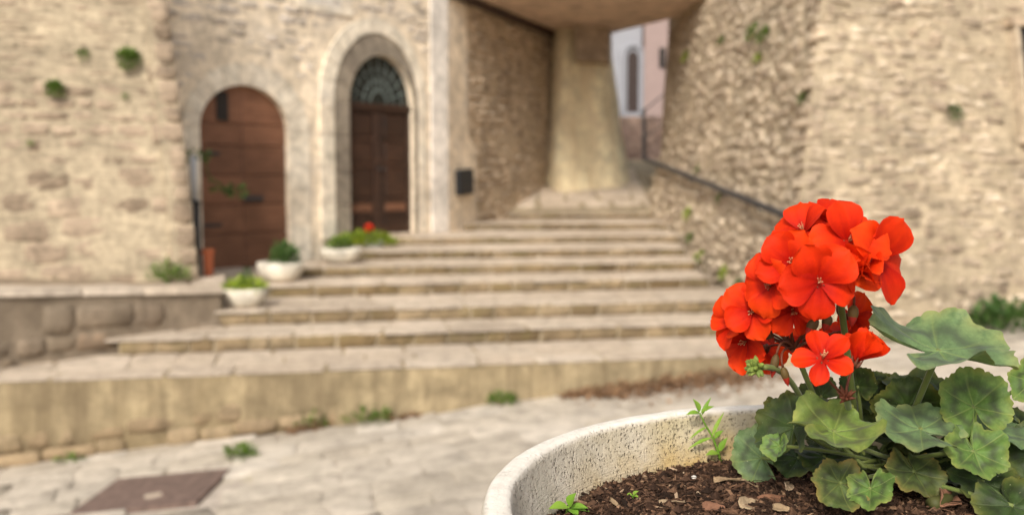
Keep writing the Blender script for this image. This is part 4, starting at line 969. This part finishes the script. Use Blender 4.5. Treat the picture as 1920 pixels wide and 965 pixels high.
def gleaf_mat(name, base, zone, vein, edge, trans=.18, edge_amt=.5, sheen=.24):
    k = N(name); p = k.pos(); a = k.n('Attribute', attribute_name='marks'); s = k.n('SeparateColor', {0: a.outputs['Color']})
    n1 = k.noise(p, 120, 4, .6); n2 = k.noise(p, 420, 4, .6); n3 = k.noise(p, 60, 3)
    col = k.mix(1, c4(base), k.ramp(n1, [(.3, .72), (.7, 1.28)]), 'MULTIPLY'); col = k.mix(.45, col, k.ramp(n2, [(.3, .7), (.7, 1.25)]), 'MULTIPLY')
    col = k.mix(k.math('MULTIPLY', s.outputs[0], k.ramp(n1, [(.3, .6), (.7, 1.0)])), col, c4(zone))
    col = k.mix(k.math('MULTIPLY', s.outputs[1], .55), col, c4(vein))
    col = k.mix(k.math('MULTIPLY', k.math('MULTIPLY', s.outputs[2], edge_amt), k.ramp(n3, [(.4, 0.0), (.62, 1.0)])), col, c4(edge))
    col = k.mix(k.ramp(k.noise(p, 700, 2, .5), [(.72, 0.0), (.80, .7)]), col, c4((.42, .42, .25)))     # tiny pale flecks
    h = k.math('ADD', k.math('MULTIPLY', s.outputs[1], -.9), k.math('ADD', n1, k.math('MULTIPLY', n2, .5)))
    nb = k.bump(h, .4, .0012); d = k.bsdf(col, .55, nb, sheen, **{'Sheen Weight': .06, 'Sheen Roughness': .5})
    t = k.n('BsdfTranslucent', {'Color': k.mix(1, col, c4((1.5, 1.5, .6)), 'MULTIPLY'), 'Normal': nb}).outputs[0]
    return k.done(k.n('MixShader', {0: trans, 1: d, 2: t}).outputs[0])
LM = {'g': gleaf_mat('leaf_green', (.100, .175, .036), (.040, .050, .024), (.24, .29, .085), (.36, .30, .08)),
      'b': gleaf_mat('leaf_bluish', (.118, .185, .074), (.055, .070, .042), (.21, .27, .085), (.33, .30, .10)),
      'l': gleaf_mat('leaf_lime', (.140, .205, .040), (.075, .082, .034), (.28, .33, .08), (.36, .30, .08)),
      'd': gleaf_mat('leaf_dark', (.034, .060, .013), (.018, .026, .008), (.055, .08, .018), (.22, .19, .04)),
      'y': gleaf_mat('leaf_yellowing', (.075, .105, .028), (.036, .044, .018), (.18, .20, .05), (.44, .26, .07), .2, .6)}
k = N('stalk'); p = k.pos(); col = k.mix(k.noise(p, 60, 3), c4((.095, .135, .028)), c4((.17, .19, .055))); M['stalk'] = k.done(k.bsdf(col, .55, None, .3, **{'Sheen Weight': .15, 'Sheen Roughness': .4}))
M['red_stalk'] = herb_mat('red_stalk', (.14, .035, .02), (.22, .075, .035)); M['dark_stalk'] = herb_mat('dark_stalk', (.05, .06, .02), (.10, .10, .03))
gp = thing('geranium', 'red flowering geranium with scalloped green leaves in the foreground bowl', 'flower', on_soil(1640, 905))
CR = on_soil(1645, 905) + V((0, .0, .006))
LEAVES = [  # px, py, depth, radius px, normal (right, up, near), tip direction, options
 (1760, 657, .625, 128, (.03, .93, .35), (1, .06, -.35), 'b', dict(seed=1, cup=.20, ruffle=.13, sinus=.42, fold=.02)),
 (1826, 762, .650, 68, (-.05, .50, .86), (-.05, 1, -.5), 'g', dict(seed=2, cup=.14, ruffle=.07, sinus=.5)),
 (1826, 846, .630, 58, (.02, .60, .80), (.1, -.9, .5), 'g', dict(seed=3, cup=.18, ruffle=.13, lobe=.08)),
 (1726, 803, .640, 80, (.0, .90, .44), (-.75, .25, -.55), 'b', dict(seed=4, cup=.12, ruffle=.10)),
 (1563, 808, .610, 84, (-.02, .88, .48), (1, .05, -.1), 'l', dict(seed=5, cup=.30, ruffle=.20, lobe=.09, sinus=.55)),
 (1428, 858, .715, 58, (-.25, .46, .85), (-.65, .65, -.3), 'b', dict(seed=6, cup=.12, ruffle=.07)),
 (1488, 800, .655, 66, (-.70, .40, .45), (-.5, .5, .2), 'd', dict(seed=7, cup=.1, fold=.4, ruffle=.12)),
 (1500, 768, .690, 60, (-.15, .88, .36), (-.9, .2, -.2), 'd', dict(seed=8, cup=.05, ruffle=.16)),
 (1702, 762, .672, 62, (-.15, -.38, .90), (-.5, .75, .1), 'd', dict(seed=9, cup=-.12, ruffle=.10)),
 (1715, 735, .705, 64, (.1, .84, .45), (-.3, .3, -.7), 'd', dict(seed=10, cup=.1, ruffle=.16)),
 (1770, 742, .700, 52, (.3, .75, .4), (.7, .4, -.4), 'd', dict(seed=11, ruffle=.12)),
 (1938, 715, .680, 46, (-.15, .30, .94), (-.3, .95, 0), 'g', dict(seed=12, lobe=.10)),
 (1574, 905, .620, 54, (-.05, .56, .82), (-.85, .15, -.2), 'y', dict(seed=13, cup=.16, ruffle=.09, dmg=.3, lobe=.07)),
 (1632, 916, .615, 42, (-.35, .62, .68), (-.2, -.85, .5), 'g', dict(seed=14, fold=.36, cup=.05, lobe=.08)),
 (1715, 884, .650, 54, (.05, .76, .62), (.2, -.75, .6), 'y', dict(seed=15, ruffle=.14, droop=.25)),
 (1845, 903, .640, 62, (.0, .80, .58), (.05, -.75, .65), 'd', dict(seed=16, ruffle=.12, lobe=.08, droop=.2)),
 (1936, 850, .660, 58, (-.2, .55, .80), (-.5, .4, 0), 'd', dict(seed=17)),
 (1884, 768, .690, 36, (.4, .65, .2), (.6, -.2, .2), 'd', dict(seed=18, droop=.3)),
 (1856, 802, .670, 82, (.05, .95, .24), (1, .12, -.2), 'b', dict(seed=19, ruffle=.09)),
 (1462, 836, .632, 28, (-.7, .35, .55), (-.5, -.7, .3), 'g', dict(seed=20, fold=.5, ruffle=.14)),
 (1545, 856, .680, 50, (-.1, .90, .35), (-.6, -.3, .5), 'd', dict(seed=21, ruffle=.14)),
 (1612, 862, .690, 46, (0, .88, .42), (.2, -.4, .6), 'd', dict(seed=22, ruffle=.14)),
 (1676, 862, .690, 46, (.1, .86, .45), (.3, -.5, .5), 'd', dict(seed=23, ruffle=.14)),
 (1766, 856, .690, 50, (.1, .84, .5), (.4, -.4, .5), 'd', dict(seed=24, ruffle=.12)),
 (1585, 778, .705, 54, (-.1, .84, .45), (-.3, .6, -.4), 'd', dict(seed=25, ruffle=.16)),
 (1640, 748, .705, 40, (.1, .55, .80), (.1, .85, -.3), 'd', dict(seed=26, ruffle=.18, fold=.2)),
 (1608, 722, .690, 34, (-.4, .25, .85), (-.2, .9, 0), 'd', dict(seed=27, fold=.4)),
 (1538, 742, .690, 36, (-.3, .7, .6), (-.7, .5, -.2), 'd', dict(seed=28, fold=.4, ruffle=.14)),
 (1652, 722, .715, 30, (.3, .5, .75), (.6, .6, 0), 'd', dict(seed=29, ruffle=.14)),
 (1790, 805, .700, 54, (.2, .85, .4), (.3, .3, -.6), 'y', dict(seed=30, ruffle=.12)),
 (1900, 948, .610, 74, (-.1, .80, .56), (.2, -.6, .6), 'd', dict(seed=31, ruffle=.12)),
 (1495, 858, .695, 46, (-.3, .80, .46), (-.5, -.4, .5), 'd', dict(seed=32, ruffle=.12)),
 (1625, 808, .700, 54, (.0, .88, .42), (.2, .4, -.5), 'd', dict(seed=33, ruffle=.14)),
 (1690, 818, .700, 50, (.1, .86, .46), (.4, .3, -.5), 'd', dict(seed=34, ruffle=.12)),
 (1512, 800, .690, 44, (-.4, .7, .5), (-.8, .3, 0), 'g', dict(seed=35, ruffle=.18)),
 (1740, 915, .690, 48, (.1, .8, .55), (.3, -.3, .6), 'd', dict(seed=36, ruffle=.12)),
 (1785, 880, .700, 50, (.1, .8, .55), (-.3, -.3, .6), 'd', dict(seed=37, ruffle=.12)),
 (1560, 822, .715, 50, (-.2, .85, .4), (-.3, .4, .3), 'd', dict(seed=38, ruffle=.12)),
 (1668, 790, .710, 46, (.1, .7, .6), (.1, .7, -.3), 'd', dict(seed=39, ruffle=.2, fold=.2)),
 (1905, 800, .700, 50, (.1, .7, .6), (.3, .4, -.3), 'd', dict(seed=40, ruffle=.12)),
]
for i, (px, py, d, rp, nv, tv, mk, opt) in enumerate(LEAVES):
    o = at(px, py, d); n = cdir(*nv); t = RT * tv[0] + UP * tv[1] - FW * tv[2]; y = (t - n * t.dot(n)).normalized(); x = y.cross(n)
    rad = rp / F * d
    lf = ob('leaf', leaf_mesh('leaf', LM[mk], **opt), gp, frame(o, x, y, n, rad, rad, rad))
    base = CR + V((R_(-.030, .030), R_(-.02, .02), R_(0, .012)))
    if i in (0,): pts = bez(o, at(1735, 720, .655), at(1700, 800, .68), 10); rr = .0021
    else:
        mid = o * .55 + base * .45 - n * rad * .35 - y * rad * .25 + ZZ * .004; pts = bez(o + n * rad * .005, mid, base, 10); rr = .0011 + rad * .018
    mb = MB().tube(pts, [rr * .9] + [rr] * 8 + [rr * 1.1] * 2, 8)
    ob('leaf_stalk', mb.m('leaf_stalk', M['stalk'], True), lf)
# woody stems
for a, b_, c, r in ((CR + V((-.02, 0, -.01)), at(1610, 840, .69), at(1600, 772, .675), .0036), (CR + V((.01, 0, -.01)), at(1680, 840, .70), at(1700, 800, .68), .0036), (CR + V((.05, 0, -.012)), at(1800, 930, .64), at(1745, 945, .63), .0042), (CR + V((.05, -.01, -.01)), at(1830, 900, .66), at(1850, 830, .67), .0032)):
    ob('stem', MB().tube(bez(a, b_, c, 10), r, 10).m('stem', M['dark_stalk'], True), gp)

def petal_mesh(name, seed, W=.52, curl=.10, cup=.16, tipc=.0, mat=None):
    r = random.Random(seed); n, m_ = 13, 10; vs = []; fs = []; at_ = []; ph = r.uniform(0, 6)
    for i in range(n + 1):
        u = i / n
        w_ = W * (.14 + .86 * (sin(min(1, u / .64) * pi / 2) ** 1.35)) if u < .64 else W * sqrt(max(.0, 1 - ((u - .64) / .365) ** 2)) ** 1.0
        w_ = max(w_, .012)
        for j in range(m_ + 1):
            v = j / m_ * 2 - 1
            x = v * w_ * .98; y = u - .03 * abs(v) * (u > .8) + .012 * sin(v * 5 + ph) * u
            z = cup * (x / W) ** 2 * (.4 + u) * .5 + curl * (sin(u * 2.4) - u * .9) * 1.0 - tipc * u ** 3 + .035 * u * sin(v * 3.1 + ph) * u + .02 * noise.noise(V((x * 3, y * 3, seed))) + .012 * noise.noise(V((x * 9, y * 3, seed + 5)))
            vs.append((x, y, z)); at_.append((u, abs(v), .5 + .5 * sin(v * 22 + noise.noise(V((v * 3, u * 3, seed))) * 2), 1))
    for i in range(n):
        for j in range(m_): a = i * (m_ + 1) + j; fs.append((a, a + 1, a + m_ + 2, a + m_ + 1))
    m = mesh(name, vs, fs, mat, True); ca = m.color_attributes.new('marks', 'FLOAT_COLOR', 'POINT'); ca.data.foreach_set('color', [c for q in at_ for c in q])
    return m
k = N('petal'); p = k.pos(); a = k.n('Attribute', attribute_name='marks'); s = k.n('SeparateColor', {0: a.outputs['Color']})
n1 = k.noise(p, 180, 4, .6)
col = k.ramp(s.outputs[0], [(0, (.32, .018, .004)), (.16, (.44, .008, .0015)), (.55, (.66, .028, .0025)), (1, (.71, .042, .004))])
col = k.mix(k.math('MULTIPLY', k.math('MULTIPLY', s.outputs[2], .7), k.ramp(s.outputs[0], [(.1, 1.0), (.8, .15)])), col, c4((.34, .006, .003)))
col = k.mix(1, col, k.ramp(k.n('ObjectInfo').outputs['Random'], [(0, (.80, .62, .8)), (.5, (1, 1, 1)), (1, (1.08, 1.45, 1.2))]), 'MULTIPLY')
col = k.mix(k.math('MULTIPLY', k.ramp(k.noise(p, 70, 4, .6), [(.45, 0.0), (.75, 1.0)]), .35), col, c4((.50, .012, .003)))
col = k.mix(.35, col, k.ramp(n1, [(.3, .8), (.7, 1.15)]), 'MULTIPLY')
nb = k.bump(k.math('ADD', n1, k.math('MULTIPLY', s.outputs[2], .5)), .4, .001)
dd = k.bsdf(col, .6, nb, .10); tt = k.n('BsdfTranslucent', {'Color': k.mix(1, col, c4((1.12, 1.15, 1)), 'MULTIPLY'), 'Normal': nb}).outputs[0]
M['petal'] = k.done(k.n('MixShader', {0: .27, 1: dd, 2: tt}).outputs[0])
PV = [petal_mesh('petal', s, W=R_(.47, .56), curl=R_(.05, .24), cup=R_(.08, .42), tipc=R_(-.06, .14), mat=M['petal']) for s in range(8)]
PN = [petal_mesh('petal', 30 + s, W=R_(.30, .40), curl=R_(.05, .12), cup=R_(.05, .2), tipc=.05, mat=M['petal']) for s in range(4)]
PROLL = [petal_mesh('petal', 60 + s, W=.62, curl=.2, cup=.9, tipc=-.1, mat=M['petal']) for s in range(3)]
M['stamen'] = herb_mat('stamen', (.55, .16, .07), (.70, .42, .22)); M['sepal'] = herb_mat('sepal', (.10, .055, .02), (.15, .10, .03))
HUB = {'A': at(1488, 652, .648), 'B': at(1575, 556, .635), 'C': at(1586, 742, .605)}
FLOR = [  # px, py, depth, facing (right, up, near), roll, radius px, openness in degrees, petals, hub
 (1536, 528, .588, (-.06, .10, .98), 4, 80, 80, 'w', 'B'), (1592, 452, .603, (.12, .66, .74), 15, 80, 72, 'w', 'B'),
 (1646, 487, .608, (.50, .10, .85), -14, 90, 78, 'w', 'B'), (1484, 492, .608, (-.42, .34, .82), -12, 70, 72, 'w', 'B'),
 (1506, 432, .630, (-.42, .72, .42), 20, 66, 70, 'w', 'B'), (1558, 418, .645, (.05, .85, .15), 0, 58, 60, 'w', 'B'),
 (1445, 535, .618, (-.66, .12, .68), 10, 66, 70, 'w', 'A'), (1410, 584, .632, (-.50, .16, .84), -20, 62, 70, 'w', 'A'),
 (1486, 582, .622, (-.02, -.12, .98), 36, 56, 78, 'w', 'A'), (1398, 640, .660, (-.70, -.22, .52), 0, 66, 70, 'w', 'A'),
 (1378, 604, .652, (-.84, .28, .42), 10, 58, 66, 'w', 'A'), (1432, 655, .705, (-.25, -.35, -.85), 0, 52, 72, 'w', 'A'),
 (1543, 671, .588, (-.10, .66, .74), 20, 62, 80, 'n', 'C'), (1600, 592, .668, (.80, .05, -.35), 0, 52, 70, 'w', 'B'),
 (1578, 630, .680, (.15, -.4, -.85), 20, 56, 70, 'w', 'A'), (1535, 470, .650, (0, .8, .3), 30, 66, 70, 'w', 'B'),
 (1462, 545, .640, (-.4, .5, .6), 0, 60, 70, 'w', 'A'), (1610, 510, .600, (-.12, .25, .96), 10, 60, 26, 'r', 'B'),
 (1608, 672, .605, (.35, .85, .1), 0, 60, 24, 'r', 'C'), (1512, 640, .690, (.25, -.5, -.8), 0, 46, 70, 'w', 'A'),
 (1622, 472, .630, (.4, .5, .7), 30, 66, 72, 'w', 'B'), (1540, 445, .640, (-.1, .6, .75), 10, 62, 74, 'w', 'B'), (1392, 610, .680, (-.7, .1, -.3), 10, 54, 66, 'w', 'A'), (1420, 560, .655, (-.7, .6, .1), 0, 54, 66, 'w', 'A'),
]
for fi, (px, py, d, fv, roll, rp, op, kd, hb) in enumerate(FLOR):
    o = at(px, py, d); z = cdir(*fv); y0 = (UP - z * UP.dot(z)); y0 = y0.normalized() if y0.length > .15 else RT; x0 = y0.cross(z); rad = rp / F * d
    fl = ob('floret', None, gp, frame(o, x0, y0, z)) if False else bpy.data.objects.new('floret', None)
    # the floret's own mesh: its centre of stamens with the calyx and stalk behind
    mb = MB()
    hubp = HUB[hb]; base = o - z * .006
    cx_ = MB()
    cx_.tube(bez(base, base - z * .012, hubp, 9), [.0011] + [.0008] * 7 + [.0009] * 2, 6)
    for q in range(5):
        t = 2 * pi * q / 5 + .6; dv = (x0 * cos(t) + y0 * sin(t)); cx_.tube([base, base + dv * .0022 + z * .002, base + dv * .0036 + z * .007], [.0012, .0012, .0002], 5)
    fo_ = bpy.data.objects.new('floret', cx_.m('floret', M['red_stalk'], True)); put(fo_, gp, Matrix())
    if kd != 'r':
        sb = MB()
        for q in range(9):
            t = R_(0, 6.28); e = R_(.1, .6); dv = x0 * cos(t) * e + y0 * sin(t) * e + z
            tip = o + dv.normalized() * R_(.003, .0062); sb.tube([o - z * .001, tip], .00022, 4); sb.add([tip + V(q_) * .00055 for q_ in oc], of)
        ob('stamens', sb.m('stamens', M['stamen'], True), fo_)
    angs = [-34, 36, 104, 180, 254]
    for q, an in enumerate(angs):
        an = radians(an + roll + R_(-6, 6)); up_ = radians(90 - op + R_(-15, 15)) + (radians(-8) if q > 1 else radians(12))
        yd = (y0 * cos(an) + x0 * sin(an)); py_ = (yd * cos(up_) + z * sin(up_)).normalized(); pz = (z * cos(up_) - yd * sin(up_)).normalized(); px_ = py_.cross(pz)
        tw_ = R_(-.16, .16) + (.7 if kd == 'r' else 0); px2 = px_ * cos(tw_) + pz * sin(tw_); pz2 = pz * cos(tw_) - px_ * sin(tw_)
        ms = {'w': PV, 'n': PN, 'r': PROLL}[kd]; L = rad * (R_(.95, 1.06) if q < 2 else R_(.90, 1.02))
        wdt = 1.0 if q < 2 else R_(.86, 1.0)
        ob('petal', ms[(fi * 5 + q) % len(ms)], fo_, frame(o + z * (.0004 * q - .0008) - z * .001, px2, py_, pz2, L * wdt, L, L))
# flower stalks, hubs
for pts, r in ((bez(HUB['A'], at(1512, 705, .66), at(1548, 800, .685), 10), .0019), (bez(HUB['B'], at(1582, 610, .645), at(1604, 780, .675), 12), .0022), (bez(HUB['C'], at(1590, 760, .62), at(1600, 800, .66), 8), .0020)):
    ob('flower_stalk', MB().tube(pts, r, 10).m('flower_stalk', M['stalk'], True), gp)
for hb in 'AC':
    mb = MB(); h = HUB[hb]
    for q in range(16):
        dv = V((R_(-1, 1), R_(-1, 1), R_(-.3, .8))).normalized(); mb.tube([h - ZZ * .002, h + dv * .0035, h + dv * .0065 + ZZ * .001], [.0012, .0011, .0002], 5)
    ob('bract', mb.m('bract', M['red_stalk'], True), gp)
M['bud_green'] = herb_mat('bud_green', (.14, .20, .04), (.24, .30, .06)); M['bud_red'] = herb_mat('bud_red', (.30, .018, .012), (.42, .03, .015))
def bud(pa, pb, r, hub, mat_s='sepal'):
    d = (pb - pa); L = d.length; d.normalize(); x = d.orthogonal().normalized(); m4 = frame(pa, x, d.cross(x), d)
    pr = [(r * .35, 0), (r * .85, L * .14), (r, L * .32), (r * .92, L * .5), (r * .6, L * .66)]
    bo = ob('bud', MB().lathe(pr, 10, m4).m('bud', M[mat_s], True), gp)
    ob('bud_tip', MB().lathe([(r * .86, L * .42), (r * .8, L * .6), (r * .55, L * .8), (r * .05, L)], 10, m4).m('bud_tip', M['bud_red'], True), bo)
    ob('bud_stalk', MB().tube(bez(pa, pa - d * .014, hub, 8), .0008, 6).m('bud_stalk', M['red_stalk'], True), bo)
for a_, b_, dd_, r, hb in (((1456, 664), (1447, 708), .632, .0028, 'A'), ((1468, 688), (1478, 724), .630, .0027, 'A'), ((1530, 594), (1512, 634), .618, .0036, 'A'), ((1554, 590), (1545, 622), .620, .0034, 'A'), ((1601, 572), (1597, 612), .622, .0034, 'B'), ((1424, 600), (1432, 626), .65, .003, 'A'), ((1438, 618), (1450, 646), .64, .003, 'A')):
    bud(at(*a_, dd_), at(*b_, dd_), r, HUB[hb])
cb = at(1417, 687, .622); cax = cdir(-1, .05, .1)
cl_o = ob('bud_cluster', MB().tube(bez(at(1430, 688, .622), at(1478, 682, .640), at(1512, 770, .675), 12), .0019, 8).m('bud_cluster', M['stalk'], True), gp)
for q in range(30):
    dv = V((R_(-1, 1), R_(-1, 1), R_(-1, 1))).normalized()
    if dv.dot(cax) < -.55: dv = -dv
    o = cb + dv * .0035 - cax * .001; x = dv.orthogonal().normalized(); m4 = frame(o, x, dv.cross(x), dv)
    ob('green_bud', MB().lathe([(.0007, -.001), (.0017, .0006), (.0016, .0022), (.0009, .0036), (.0001, .0048)], 8, m4).m('green_bud', M['bud_green'], True), cl_o)
# ---- seedlings
def seedling(label, pts, leaves, mat='seedling'):
    t = thing('seedling', label, 'seedling', pts[0])
    ob('stem', MB().tube(pts, [.0011 - .0005 * i / (len(pts) - 1) for i in range(len(pts))], 6).m('stem', M[mat], True), t)
    for o, dv, L, W in leaves:
        d = dv.normalized(); s = d.cross(ZZ + V((.1, -.3, 0))).normalized(); n = s.cross(d); vs = []; fs = []
        for i in range(7):
            u = i / 6; hw_ = W * max(.04, sin(pi * (u ** .8))) 
            for v in (-1, -.5, 0, .5, 1): vs.append(o + d * L * u + s * v * hw_ + n * (abs(v) * hw_ * .35 - L * .25 * u * u))
        for i in range(6):
            for j in range(4): a = i * 5 + j; fs.append((a, a + 1, a + 6, a + 5))
        ob('leaf', mesh('leaf', vs, fs, M[mat], True), t)
    return t
s0 = on_soil(1352, 868); D_ = (s0 - CP).dot(FW)
P_ = lambda x, y, dd=0: at(x, y, D_ - dd)
seedling('spindly bright green weed leaning on the inner bowl wall', [s0, P_(1347, 848), P_(1336, 818, .002), P_(1322, 795, .004), P_(1312, 774, .006)],
         [(P_(1312, 774, .006), cdir(-.7, .1, .2), .0105, .0030), (P_(1314, 774, .006), cdir(.55, .5, .2), .011, .0034), (P_(1311, 773, .006), cdir(-.25, 1, .1), .011, .0034), (P_(1316, 778, .006), cdir(.6, 1.5, .0), .015, .0016), (P_(1335, 818, .003), cdir(.35, 1, .1), .020, .0016),
          (P_(1336, 820, .003), cdir(-1, -.2, .2), .020, .0020), (P_(1340, 822, .003), cdir(.5, .8, .2), .009, .0028), (P_(1348, 850, 0), cdir(-.9, .2, .4), .011, .0036), (P_(1349, 846, .0), cdir(.3, .9, .2), .012, .0028), (P_(1326, 800, .004), cdir(-.9, -.35, .2), .016, .0014), (P_(1350, 862), cdir(1, -.2, .4), .012, .0018)])
s1 = on_soil(1062, 966); D_ = (s1 - CP).dot(FW)
seedling('bright green seedling at the bottom edge of the soil', [s1, P_(1064, 955), P_(1067, 948)], [(P_(1066, 950), cdir(-.8, .25, .5), .014, .0045), (P_(1067, 949), cdir(.2, .9, .3), .010, .0042), (P_(1070, 951), cdir(.9, .25, .3), .011, .0035), (P_(1068, 953), cdir(.5, -.1, .8), .009, .0035), (P_(1072, 953), cdir(.9, .05, .1), .013, .0022)])
s2 = on_soil(1186, 934); D_ = (s2 - CP).dot(FW)
seedling('tiny two leaved green seedling in the middle of the soil', [s2, P_(1186, 929), P_(1186, 927)], [(P_(1186, 927), cdir(-.8, .2, .4), .0045, .0018), (P_(1187, 927), cdir(.6, .7, .2), .0045, .0018), (P_(1187, 928), cdir(.7, .0, .5), .004, .0016)])
